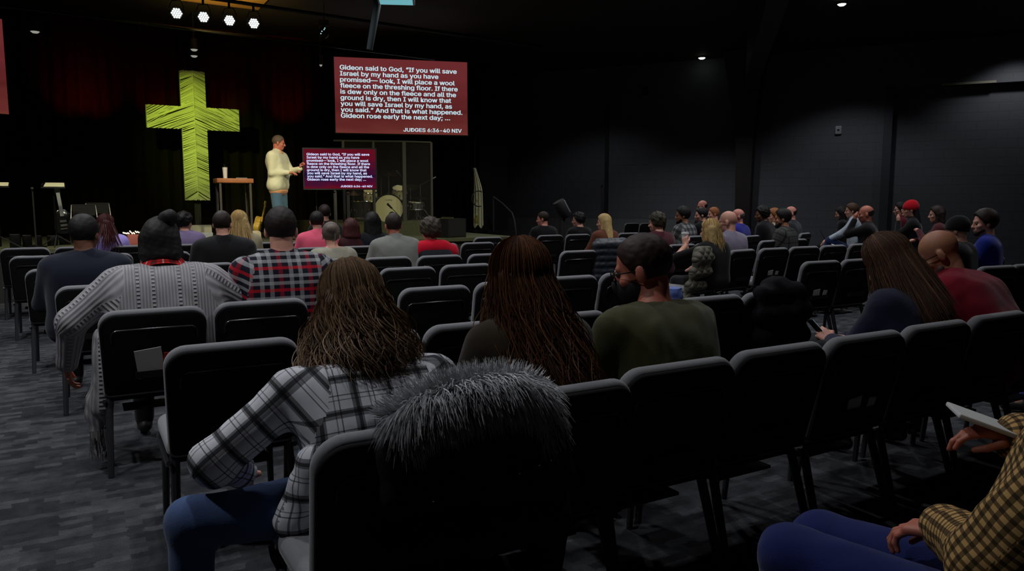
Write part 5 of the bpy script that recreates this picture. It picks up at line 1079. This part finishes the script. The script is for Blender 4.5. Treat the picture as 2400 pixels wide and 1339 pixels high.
# --- centre and right block
P21 = person('man in black shirt sitting alone in front of the grey wall recess', 1272, 497, row=7, yaw=30, lean=3, bulk=1.05, res=.02, hair='short', th=.007, hm=H_DARK, sk='pink')
P22 = person('dark-haired person in black beside the tilted floor light', 1355, 500, row=7, yaw=34, lean=4, res=.02, hair='curly', hm=H_BLACK, sk='fair')
P23 = person('woman with long blond hair, brown coat round her shoulders', 1415, 503, row=6, yaw=34, lean=3, bulk=.95, res=.02, hair='long', hl=.26, hm=H_BLOND, shirt=cl('brown_coat', (98, 54, 36)), hs=1.0)
P24 = person('person with short dark curly hair in dark burgundy sweater', 1539, 501, row=5, yaw=34, lean=4, bulk=1.15, res=.018, hair='curly', hm=hairm('olive_brown', (52, 46, 32)), shirt=cl('burgundy', (74, 26, 36)), hs=1.0)
P25 = person('bearded dark-haired man in pale and dark plaid shirt', 1600, 486, row=6, yaw=42, lean=4, bulk=1.15, res=.018, hair='short', th=.02, hm=H_BLACK, shirt=BWS, sk='tan', hs=1.1)
blob(P25, 'beard', H_BLACK, [(P25['hd'](-.045, .03, -.07), P25['hd'](0, .07, -.105), .024, .03), (P25['hd'](.045, .03, -.07), P25['hd'](0, .07, -.105), .024, .03)], .01, .02)
P26 = person('balding man with glasses farthest back against the grey wall', 1646, 470, Y=15.2, yaw=48, lean=3, res=.022, hair='fringe', hm=H_DARK, sk='pink', shirt=cl('black_shirt', ())); glasses(P26)
P27 = person('person with black hair in front of the farthest balding man', 1643, 488, Y=13.2, yaw=45, lean=3, res=.022, hair='short', hm=H_BLACK)
P28 = person('small person with ginger hair and red top by the brown column', 1672, 487, Y=14.6, yaw=45, lean=3, res=.022, hair='short', hm=H_GING, shirt=cl('dull_red', (110, 30, 34)))
P29 = person('blond woman holding up a white paper cup, bare shoulder', 1664, 516, row=4, yaw=34, lean=6, bulk=.92, res=.015, hair='long', hl=.17, hm=H_BLOND, sk='fair', shirt=cl('black_vest', (12, 12, 14)), sleeve='none', fingers=True,
    arms={'L': (-.14, .30, .93), 'Lh': (-1, -.1, -.6), 'Ld': (.1, .35, .9), 'Ln': (-1, -.3, .2), 'Lc': 1.3, 'Ls': 1})
strands(P29, 220, .28, .012, 22, .003, H_BLOND, 'hair_strands', 13, (-125, 125), .018, .05, .03, 12)
P30 = person('bald man with glasses in pale lavender shirt', 1706, 495, Y=9.45, yaw=36, hyaw=26, lean=6, bulk=1.15, sw=.195, res=.015, hair='bald', sk='fair', shirt=cl('pale_lavender', (128, 120, 138), bump=.1), folds=.0018, collar=True, hs=1.1, neck=.06); glasses(P30)
P31 = person('bald man in bright blue shirt behind the man in lavender', 1729, 490, Y=12.6, yaw=45, lean=3, res=.02, hair='fringe', hm=H_GREY, sk='pink', shirt=cl('royal_blue', (40, 40, 130)), hs=1.05)
P32 = person('person with dark curly hair in black sweater left of the light-haired person', 1786, 486, Y=13.0, yaw=48, lean=12, bulk=1.1, res=.02, hair='curly', hm=H_BLACK, hs=1.05, sk='brown')
P33 = person('person with light brown hair in cream top reading papers', 1814, 490, Y=13.3, yaw=52, lean=6, bulk=.9, res=.02, hair='short', th=.02, hm=H_GING, shirt=cl('cream_blouse', (160, 148, 132)))
P34 = person('bearded man in grey plaid shirt, profile to the left', 1834, 491, row=5, yaw=48, hyaw=24, lean=5, bulk=1.15, res=.017, hair='short', th=.018, hm=H_BLACK, shirt=GPL, sk='tan', hs=1.08)
blob(P34, 'beard', H_BLACK, [(P34['hd'](-.045, .03, -.07), P34['hd'](0, .07, -.105), .024, .03), (P34['hd'](.045, .03, -.07), P34['hd'](0, .07, -.105), .024, .03)], .009, .02)
P35 = person('bald man in dark grey top behind the bearded man in grey plaid', 1853, 484, Y=13.6, yaw=50, lean=3, res=.02, hair='fringe', hm=H_DARK, sk='pink', shirt=cl('dark_grey', (44, 46, 50)), hs=1.05)
P36 = person('dark-haired woman looking down at a tablet by the slate wall strip', 1971, 486, Y=15.0, yaw=62, hyaw=10, hpitch=18, lean=6, res=.02, hair='long', hl=.22, hm=H_BLACK, shirt=cl('black_shirt', ()))
P37 = person('young person in white long-sleeved top with brown hair, knee drawn up', 1996, 478, Y=13.6, yaw=62, hyaw=14, lean=5, bulk=.95, res=.018, hair='short', th=.018, hm=H_BROWN, shirt=cl('white_cotton', (170, 178, 190)), pants=JEANS_D, arms={'L': (-.1, .45, .72), 'R': (.05, .5, .7)}, knees=((-.1, .42, .72), (.12, .45, .62)), feet=((-.1, .60, .35), (.12, .6, .25)))
P38 = person('bald man in black sweater resting his face on his hand', 2030, 482, row=5, yaw=58, hyaw=14, lean=2, bulk=1.2, sw=.2, res=.015, hair='fringe', hm=hairm('stubble', (60, 44, 38)), sk='ruddy', shirt=cl('black_sweater', (12, 12, 13)), pants=JEANS_D, hs=1.1, arms={'L': (-.10, .20, 1.13), 'Lh': (-.3, .5, -1), 'Ld': (.1, -.2, 1)})
P39 = person('man with dark hair and glasses in maroon top next to the red knit hat', 2111, 475, Y=13.9, yaw=62, hyaw=14, lean=3, res=.018, hair='short', hm=H_BLACK, shirt=cl('maroon', (84, 16, 30)), hs=1.05); glasses(P39)
P40 = person('person in bright red knit hat and black top, hand at the chin', 2134, 473, Y=12.6, yaw=60, hyaw=12, lean=6, bulk=1.0, res=.016, hair='beanie', hm=cl('red_knit', (190, 12, 30)), sk='fair', shirt=cl('black_shirt', ()), hs=1.08, arms={'L': (-.08, .26, 1.08), 'Lh': (-.3, .5, -1), 'Ld': (.1, .1, 1)})
blob(P40, 'hair', H_BLACK, [(P40['hd'](-.03, -.07, 0), P40['hd'](-.04, -.09, -.2), .05, .05), (P40['hd'](.04, -.07, 0), P40['hd'](.05, -.09, -.2), .05, .05)], .012, .03)
P41 = person('woman with long dark hair in maroon top, profile to the left', 2196, 484, Y=12.0, yaw=60, hyaw=12, lean=4, bulk=.95, res=.016, hair='long', hl=.24, hm=H_DARK, shirt=cl('wine', (70, 24, 32)), arms={'L': (-.08, .3, .95), 'R': (.05, .34, .8)}, hs=1.05)
P42 = person('person in black knit hat seen from behind, right of the bald head', 2243, 512, row=3, yaw=42, hyaw=8, lean=5, bulk=1.05, res=.018, hair='beanie', hm=cl('black_knit', (10, 10, 11)), hs=1.06, neck=.06)
P43 = person('bearded young man with dark hair in blue shirt, profile to the left', 2309, 493, row=3, yaw=52, hyaw=26, lean=3, bulk=1.08, res=.013, hair='short', th=.02, hm=H_DARK, shirt=cl('cobalt_shirt', (26, 40, 128)), sk='fair', hs=1.15, neck=.06)
blob(P43, 'beard', H_DARK, [(P43['hd'](-.045, .03, -.07), P43['hd'](0, .07, -.1), .022, .028), (P43['hd'](.045, .03, -.07), P43['hd'](0, .07, -.1), .022, .028)], .008, .02)
# --- the speaker on stage
SPK = person('man in pale sweater and blue jeans standing on the stage, one hand raised', 653, 318, Y=13.0, yaw=-98, hyaw=18, hpitch=8, lean=1, stand=True, base=SZ, zp=.95, bulk=1.26, sw=.21, res=.012, hair='short', th=.006, hm=hairm('grey_crop', (92, 78, 66)), sk='ruddy', shirt=cl('pale_sweater', (214, 214, 178), var=.06), pants=cl('worn_denim', (74, 104, 122), var=.25), belly=.04, folds=.0015, fingers=True, chair=False, neck=.06,
    arms={'R': (.10, .22, 1.17), 'Rh': (.6, -1, -.7), 'Rd': (-.35, .9, .0), 'Rn': (.1, .2, 1), 'Rc': .5, 'L': (-.10, .36, 1.24), 'Lh': (-.5, -.4, -1), 'Ld': (-.0, .3, 1), 'Ln': (.1, -1, .25), 'Lc': 1.6, 'Ls': 1})
print('SPK k', SPK['k'])
collar_band(SPK, cl('peach_collar', (225, 160, 110)), .072, .03, 'shirt_collar', .985)
blob(SPK, 'shirt_hem', cl('peach_collar', ()), [(SPK['sp'](-.11, -.085, .0), SPK['sp'](-.11, .085, .0), .126, .126)], .012, .03, cut=((0, 0, SPK['sp'](-.12)[2]), (0, 0, 1), .005))
mb = MB(); el, wr = SPK['hp'][-1]; dv_ = (wr - el) / np.linalg.norm(wr - el); mb.tube([wr + dv_ * .005, wr + dv_ * .022], .036, 12); mb.build('bracelet', M_MATTE, SPK['E'])
# chairs under people who sit where no row chair was placed
for lab, loc, yr, st, chf in PEOPLE:
    if st or not chf: continue
    fw = Vector((-math.sin(yr), math.cos(yr), 0)); c = Vector((loc.x, loc.y, 0)) + fw * .09
    if min((c - q).length for q, _ in CHAIRS) < .44: continue
    g = lab.split(',')[0]
    place_chair(c, yr, 'chair under the ' + g, 'chairs hidden under seated people')
print('people done', round(time.time() - T0, 1), len(PEOPLE), 'chairs', len(CHAIRS))
# ------------------------------------------------------------------ coats, cards, cups
def chair_at(lbl):
    for loc, r in CHAIRS:
        if lbl in r['label']: return r
def local_pt(r, p): return r.matrix_basis @ Vector(p)
def coat_on(lbl, label, name, m, prims, folds=.006, f=26, h=.014, seed=1, k=.05, cut=None):
    r = chair_at(lbl); e = empty(name, r.location, r.rotation_euler.z, label, 'coat')
    A = np.array([p[0] for p in prims] + [p[1] for p in prims]); R = max(max(p[2], p[3]) for p in prims) + .06; S = Sdf(A.min(0) - R, A.max(0) + R, h)
    for a, b, ra, rb in prims: S.cap(a, b, ra, rb, k)
    S.noise(folds, f, seed)
    if cut: S.cut(*cut)
    mesh_from('coat_body', [S.mesh()], m, e); return e, r
BLKCOAT = mat('black_coat_cloth', (.006, .006, .008), .85, spec=.12, bump=.3, bscale=40)
e, r = coat_on('fur-hooded', 'black winter coat with grey fur-trimmed hood hung over the nearest chair', 'winter_coat', BLKCOAT,
    [((-.07, -.36, .80), (.36, -.36, .80), .05, .06), ((-.05, -.37, .86), (.34, -.37, .86), .05, .05), ((-.08, -.37, .72), (.37, -.37, .70), .05, .06), ((-.08, -.35, .58), (.37, -.35, .56), .05, .06), ((-.06, -.34, .44), (.34, -.33, .40), .05, .06), ((.38, -.34, .76), (.4, -.30, .4), .05, .05), ((.02, -.34, .3), (.3, -.32, .26), .05, .05), ((-.02, -.31, .89), (.33, -.31, .90), .04, .04)], .004, 22, .012)
# fur ruff: arc of guard hairs
arc = [(-.05, -.34, .875), (.0, -.36, .91), (.08, -.375, .935), (.18, -.375, .94), (.26, -.37, .925), (.32, -.35, .885), (.345, -.33, .81)]
def cat(pts, t):
    n = len(pts) - 1; x = min(max(t, 0), .9999) * n; i = int(x); u = x - i; P = [Vector(pts[min(max(j, 0), n)]) for j in (i - 1, i, i + 1, i + 2)]
    return .5 * ((2 * P[1]) + (-P[0] + P[2]) * u + (2 * P[0] - 5 * P[1] + 4 * P[2] - P[3]) * u * u + (-P[0] + 3 * P[1] - 3 * P[2] + P[3]) * u ** 3)
S = Sdf((-.35, -.5, .7), (.6, -.15, 1.1), .01)
for i in range(12): S.cap(cat(arc, i / 12), cat(arc, (i + 1) / 12), .035, .035, .02)
FUR = mat('grey_fur', lin((190, 190, 192)), .6, var=.6, vscale=60)
mesh_from('fur_trim', [S.mesh()], mat('fur_base', lin((40, 41, 42)), .9), e)
rnd = random.Random(11); mb = MB()
for i in range(5200):
    t = rnd.random(); c = cat(arc, t); tg = (cat(arc, t + .02) - cat(arc, t - .02)).normalized(); up = tg.cross(Vector((0, 1, 0))).normalized(); up = up if up.z > 0 else -up; bk = Vector((0, -1, 0))
    a = rnd.uniform(-1.1, 1.9); d0 = (up * math.cos(a) + bk * math.sin(a)); p0 = c + d0 * .03; L = rnd.uniform(.05, .10) * (1.1 if a > .3 else .7); dr = (d0 + tg * rnd.uniform(-.35, .35) + tg * (.5 * (t - .5)) + Vector((rnd.uniform(-.2, .2), 0, 0))).normalized(); pts = [p0]
    for s in range(4): dr = (dr + Vector((0, -.03, -.42 if a > .1 else -.06))).normalized(); pts.append(pts[-1] + dr * L / 4)
    mb.tube(pts, [.0021, .0020, .0017, .0012, .0004], 3, False)
mb.build('fur_hair', FUR, e)
mb = MB(); [mb.ball(local_pt(r, v) if False else Vector(v), .003, 6) for v in ((.0, -.425, .71), (.24, -.425, .735), (.30, -.425, .745), (.34, -.42, .75))]; mb.build('snap_fastener', M_CHROME, e)
coat_on('under the draped black coat', 'black coat heaped over the second row chair left of the hands with a phone', 'coat', BLKCOAT, [((-.14, -.35, .86), (.18, -.34, .86), .06, .06), ((-.14, -.36, .74), (.22, -.35, .74), .07, .08), ((-.12, -.35, .6), (.24, -.33, .58), .07, .08), ((-.1, -.33, .45), (.24, -.3, .42), .07, .08), ((-.04, -.31, .91), (.1, -.30, .91), .05, .05), ((.2, -.32, .82), (.28, -.26, .6), .05, .06)], .004, 24)
def quilt(name, col):
    m = bpy.data.materials.new(name); m.use_nodes = True; nt = m.node_tree; b = nt.nodes['Principled BSDF']; b.inputs['Base Color'].default_value = col; b.inputs['Roughness'].default_value = .7
    tc = nt.nodes.new('ShaderNodeTexCoord'); mp = nt.nodes.new('ShaderNodeMapping'); mp.inputs['Rotation'].default_value = (0, math.radians(45), 0); nt.links.new(tc.outputs['Object'], mp.inputs[0])
    ws = []
    for ax in ('X', 'Z'):
        w_ = nt.nodes.new('ShaderNodeTexWave'); w_.wave_type = 'BANDS'; w_.bands_direction = ax; w_.wave_profile = 'SIN'; w_.inputs['Scale'].default_value = 4.5; w_.inputs['Distortion'].default_value = .4; nt.links.new(mp.outputs[0], w_.inputs['Vector']); ws.append(w_)
    mn = nt.nodes.new('ShaderNodeMath'); mn.operation = 'MULTIPLY'; nt.links.new(ws[0].outputs['Fac'], mn.inputs[0]); nt.links.new(ws[1].outputs['Fac'], mn.inputs[1])
    pw = nt.nodes.new('ShaderNodeMath'); pw.operation = 'POWER'; pw.inputs[1].default_value = .4; nt.links.new(mn.outputs[0], pw.inputs[0])
    bp = nt.nodes.new('ShaderNodeBump'); bp.inputs['Strength'].default_value = 1; bp.inputs['Distance'].default_value = .014; nt.links.new(pw.outputs[0], bp.inputs['Height']); nt.links.new(bp.outputs[0], b.inputs['Normal']); return m
coat_on('with quilted jacket over it', 'olive grey quilted jacket hung on the chair of the blond woman', 'quilted_jacket', quilt('quilted_olive', lin((96, 92, 78))), [((-.24, -.33, .89), (.18, -.33, .90), .05, .05), ((-.28, -.35, .8), (.15, -.36, .8), .06, .05), ((-.3, -.33, .65), (-.05, -.36, .66), .06, .05), ((-.34, -.3, .5), (-.14, -.33, .5), .06, .05), ((-.36, -.26, .36), (-.22, -.28, .34), .06, .05)], .0015, 30, k=.09)
cp = atn(1374, 575, ROWNV[5] - .0); ee = place_chair((cp.x + .02, cp.y + .2, 0), PI / 6, 'chair draped with the black puffer coat, in front of the dark-haired person in black', 'fifth row of chairs') if min((Vector((cp.x, cp.y, 0)) - q).length for q, _ in CHAIRS) > .5 else None
bestc = min(CHAIRS, key=lambda cr: (Vector((cp.x - .16, cp.y + .28, 0)) - cr[0]).length)[1]
bestc['label'] = 'chair under the black ribbed puffer coat, right of the auburn hair'
e = empty('puffer_coat', bestc.location, PI / 6, 'black ribbed puffer coat hung on a fifth row chair right of the auburn hair', 'coat')
S = Sdf((-.45, -.55, .2), (.45, -.1, 1.1), .013)
for i in range(9): z = .92 - i * .075; S.cap((-.26, -.34, z), (.24, -.36 + .002 * i, z - .01), .052, .052, .012)
S.cap((-.2, -.3, .95), (.18, -.3, .95), .05, k=.03); S.noise(.003, 40, 3); mesh_from('coat_body', [S.mesh()], mat('puffer_nylon', lin((34, 40, 48)), .55), e)
coat_on('dark coat on it', 'dark slate jacket hung on the chair of the bearded man in blue', 'jacket', mat('slate_nylon', lin((52, 56, 60)), .7), [((-.22, -.34, .88), (.24, -.34, .9), .06, .07), ((-.24, -.34, .75), (.3, -.36, .75), .06, .07), ((-.1, -.34, .6), (.34, -.33, .58), .06, .07), ((.2, -.3, .9), (.36, -.28, .6), .06, .06)], .007, 26)
# cards standing in the back pockets
M_CARD = mat('card_paper', lin((225, 222, 215)), .8); M_CARDR = mat('card_red', lin((200, 50, 36)), .8)
def cards(lbl, where, big=False):
    r = chair_at(lbl); th = math.atan2(.105, .45); Mx = r.matrix_basis @ Matrix.Translation((0, -.215, .42)) @ Matrix.Rotation(th, 4, 'X')
    for i, (x, w_, hgt, m) in enumerate([(-.03, .085, .095, M_CARD), (.065, .05, .085, M_CARD)] if not big else [(-.02, .13, .16, M_CARD), (.07, .09, .13, M_CARDR)]):
        R_ = Matrix.Rotation((-.12, .1)[i], 4, 'Y'); mb = MB(); mb.box((0, 0, hgt / 2), (w_, .003, hgt)); o = mb.build('card', m, None, False); o.matrix_basis = Mx @ Matrix.Translation((x, -.046 - .006 * i, .10)) @ R_
        tag(o, ('left' if i == 0 else 'right') + ' card standing in the back pocket of the ' + where, 'card', 'cards in chair pockets')
cards('woman in grey knit sweater', 'chair behind the grey cardigan', True)
cards('left of the dark-haired woman with a phone', 'empty chair left of the phone woman')
for lb, wh in (('empty chair right of the lavender shirt', 'empty chair right of the lavender shirt'), ('with quilted jacket', 'chair with the quilted jacket'), ('near chair right in front', 'near chair beside the phone')): cards(lb, wh)
# phone, paper cup, tablet, papers
def held(P, s, off, dims, name, m, label, cat_, rot=(0, 0, 0), bev=.004):
    el, wr = P['hp'][s]; p = P['E'].matrix_basis @ Vector(wr + np.array(off)); o = MB().pad(ccw(rrect(-dims[0] / 2, dims[0] / 2, -dims[2] / 2, dims[2] / 2, bev, bev, 3)), -dims[1] / 2, dims[1] / 2, min(bev, dims[1] / 2.2), 2).build(name, m); o.location = p; o.rotation_euler = (rot[0], rot[1], rot[2] + P['yr']); return tag(o, label, cat_)
ph = held(P4, -1, (.02, .10, .05), (.072, .009, .15), 'phone', mat('phone_black', (.01, .01, .012), .2), 'smartphone held edge-on in the hands of the long-haired woman', 'phone', (-.7, .2, .9))
MB().box((0, -.0052, 0), (.066, .0008, .14)).build('phone_screen', mat('phone_glass', (.02, .02, .02), .1, emit=lin((150, 175, 180)), es=.6), ph, False)
el, wr = P29['hp'][-1]; p = P29['E'].matrix_basis @ Vector(wr + np.array((.045, .06, .07))); e = empty('paper_cup', p, 0, 'white paper cup with lid held up by the blond woman', 'cup')
MB().lathe((0, 0, -.06), [(.030, 0), (.042, .115)], 24).build('cup', mat('white_paper', (.7, .7, .7), .6), e); MB().lathe((0, 0, .055), [(.045, 0), (.045, .01), (.040, .022), (.036, .022), (.035, .018)], 24).build('lid', mat('white_plastic', (.75, .75, .75), .35), e)
held(P36, -1, (.03, .1, .10), (.18, .008, .25), 'tablet', mat('tablet_dark', (.03, .03, .035), .3), 'dark tablet held by the woman by the slate wall strip', 'tablet', (-.5, 0, 0))
held(P33, -1, (.0, .12, .03), (.2, .004, .28), 'paper', mat('white_sheet', (.6, .6, .58), .8), 'white paper on the lap of the person in cream top', 'paper', (-1.3, 0, .2))
held(P6, 1, (-.03, .06, .03), (.12, .012, .17), 'booklet', mat('white_sheet', ()), 'white booklet in the far hand of the person in gingham', 'booklet', (-1.25, 0, .5))
held(P38, 1, (.0, .12, .03), (.2, .004, .28), 'paper', mat('white_sheet', ()), 'white paper on the lap of the bald man in black', 'paper', (-1.3, 0, .2))
bp_ = atn(1578, 660, 4.45); e = empty('carrier_bag', (bp_.x, bp_.y, 0), .3, 'blue and white bag showing beside the neck of the man in olive green', 'bag')
S = Sdf((-.2, -.2, -.02), (.2, .2, .75), .014); zt = bp_.z + .08; S.cap((-.05, 0, .09), (.05, 0, .09), .08, k=.05); S.cap((0, 0, .2), (0, 0, zt - .12), .09, .07, .06); S.cap((0, 0, zt - .1), (0, 0, zt - .02), .04, .02, .04); S.noise(.006, 45, 5); mesh_from('bag_body', [S.mesh()], mat('bag_blue', lin((90, 112, 175)), .6, var=.5, vscale=14), e)
# ------------------------------------------------------------------ chairs named by who sits in them or beside them; unseen empty ones left out
SHORT = {'man in dark navy': 'man in navy', 'woman in lavender': 'woman in lavender', 'person in pale purple': 'person in pale purple', 'man in black jacket': 'man in black jacket with patterned collar', 'woman with long straight blond': 'long-haired blond woman by the stage',
 'man in pink': 'man in pink', 'dark-haired person in black right': 'dark head right behind the man in pink', 'woman in cream speckled': 'woman in cream with pinned-up hair', 'woman with shoulder-length': 'woman with shoulder-length black hair', 'man in grey fleece': 'man in grey fleece',
 'person with short curly': 'person in the bright red shawl', 'small person with dark maroon': 'small dark maroon-haired person', 'man in black shirt sitting alone': 'lone man in black before the wall recess', 'dark-haired person in black beside': 'dark-haired person by the tilted floor light', 'woman with long blond hair, brown': 'blond woman in brown coat',
 'person with short dark curly': 'curly-haired person in burgundy', 'bearded dark-haired man in pale': 'bearded man in pale and dark plaid', 'balding man with glasses farthest': 'farthest balding man in glasses', 'person with black hair in front': 'black-haired person by the farthest man', 'small person with ginger': 'small ginger-haired person',
 'blond woman holding': 'blond woman holding the cup', 'bald man with glasses in pale': 'bald man in lavender', 'bald man in bright blue': 'bald man in bright blue', 'person with dark curly hair in black': 'dark curly-haired person in black', 'person with light brown hair': 'person in cream reading papers', 'bearded man in grey plaid': 'bearded man in grey plaid',
 'bald man in dark grey': 'bald man in dark grey', 'dark-haired woman looking down': 'woman with the tablet', 'young person in white': 'young person in white sleeves', 'bald man in black sweater': 'bald man in black sweater', 'man with dark hair and glasses': 'man in maroon and glasses', 'person in bright red knit': 'person in red knit hat',
 'woman with long dark hair in maroon': 'long-haired woman in maroon', 'person in black knit hat': 'person in black knit hat', 'bearded young man': 'bearded young man in blue'}
def short(l):
    if 'heavy-set' in l: return 'woman in grey knit'
    if 'gingham' in l: return 'person in tan gingham'
    if 'at the right edge' in l: return 'person cut off by the right edge'
    for k, v in SHORT.items():
        if l.startswith(k): return v
    return {'heavy': 'woman in grey knit', 'perso': 'person at the right edge'}.get(l[:5], ' '.join(l.split()[:6]))
def pix(p):
    d = Vector(p) - Vector((0, 0, CAM_H)); c, s = math.cos(PITCH), math.sin(PITCH); y = d.y * c - d.z * s; z = d.y * s + d.z * c
    return (1200 + F_PX * d.x / y, 669.5 - F_PX * z / y) if y > .1 else (-9e3, 0)
bpy.context.view_layer.update(); DG = bpy.context.evaluated_depsgraph_get()
def seen(root):
    M = root.matrix_basis; th = math.atan2(.105, .45); B = Matrix.Translation((0, -.215, .42)) @ Matrix.Rotation(th, 4, 'X')
    pts = [B @ Vector((x, y, z)) for x in (-.255, -.2, -.1, 0, .1, .2, .255) for y, z in ((0, .455), (-.02, .44), (-.03, .38), (-.03, .28), (-.03, .15), (-.03, .04))] + [Vector((x, y, .46)) for x in (-.25, 0, .25) for y in (-.1, .1, .24)] + [Vector((x, -.3, .05)) for x in (-.24, .24)] + [Vector((x, .23, .1)) for x in (-.24, .24)]
    o = Vector((0, 0, CAM_H)); n = 0
    for p in pts:
        q = M @ p; u, v = pix(q)
        if not (0 <= u < 2400 and 0 <= v < 1339): continue
        d = q - o; hit, loc, nr, idx, ob, mt = SC.ray_cast(DG, o, d.normalized(), distance=d.length - .06)
        if not hit: n += 1
        else:
            r = ob
            while r.parent: r = r.parent
            if r == root: n += 1
    return n
used = {}
keep = []; SEAT = {}
for lab, pl, yr, st, chf in PEOPLE:
    if st: continue
    b_ = min(CHAIRS, key=lambda cr: (Vector((pl.x, pl.y, 0)) + Vector((-math.sin(yr), math.cos(yr), 0)) * .085 - cr[0]).length)
    if (Vector((pl.x, pl.y, 0)) - b_[0]).length < .46 and b_[1].name not in SEAT: SEAT[b_[1].name] = lab
for loc, r in CHAIRS:
    occ = (0, SEAT[r.name]) if r.name in SEAT else None
    if occ is None and seen(r) == 0:
        for c in list(r.children_recursive): bpy.data.objects.remove(c)
        bpy.data.objects.remove(r); continue
    l = r['label']
    if 'from the left in the' in l or l.startswith('chair under the '):
        if 'puffer' in l: pass
        elif occ: l = 'chair in which the ' + short(occ[1]) + ' sits'
        else:
            u, v = pix(loc + Vector((0, 0, .8))); best = None
            for lab, pl, yr, st, chf in PEOPLE:
                if st: continue
                pu, pv = pix(pl + Vector((0, 0, 1.0))); dd = math.hypot(pu - u, (pv - v) * 1.5)
                if best is None or dd < best[0]: best = (dd, lab, pu)
            l = 'chair just ' + ('left' if u < best[2] else 'right') + ' of the ' + short(best[1])
        w_ = (', ' + r['group'].replace('chairs of the ', '').replace(' by the stage', '')) if 'row' in r['group'] else ''
        for alt in (l, l + w_, l.replace('just ', 'farther ') + w_, l.replace('just ', 'third to the ').replace('of the', 'of the', 1) + w_, l.replace('just ', 'well to the ') + w_):
            if alt not in used and len(alt.split()) <= 16: l = alt; break
    used[l] = 1; r['label'] = l; keep.append((loc, r))
CHAIRS = keep
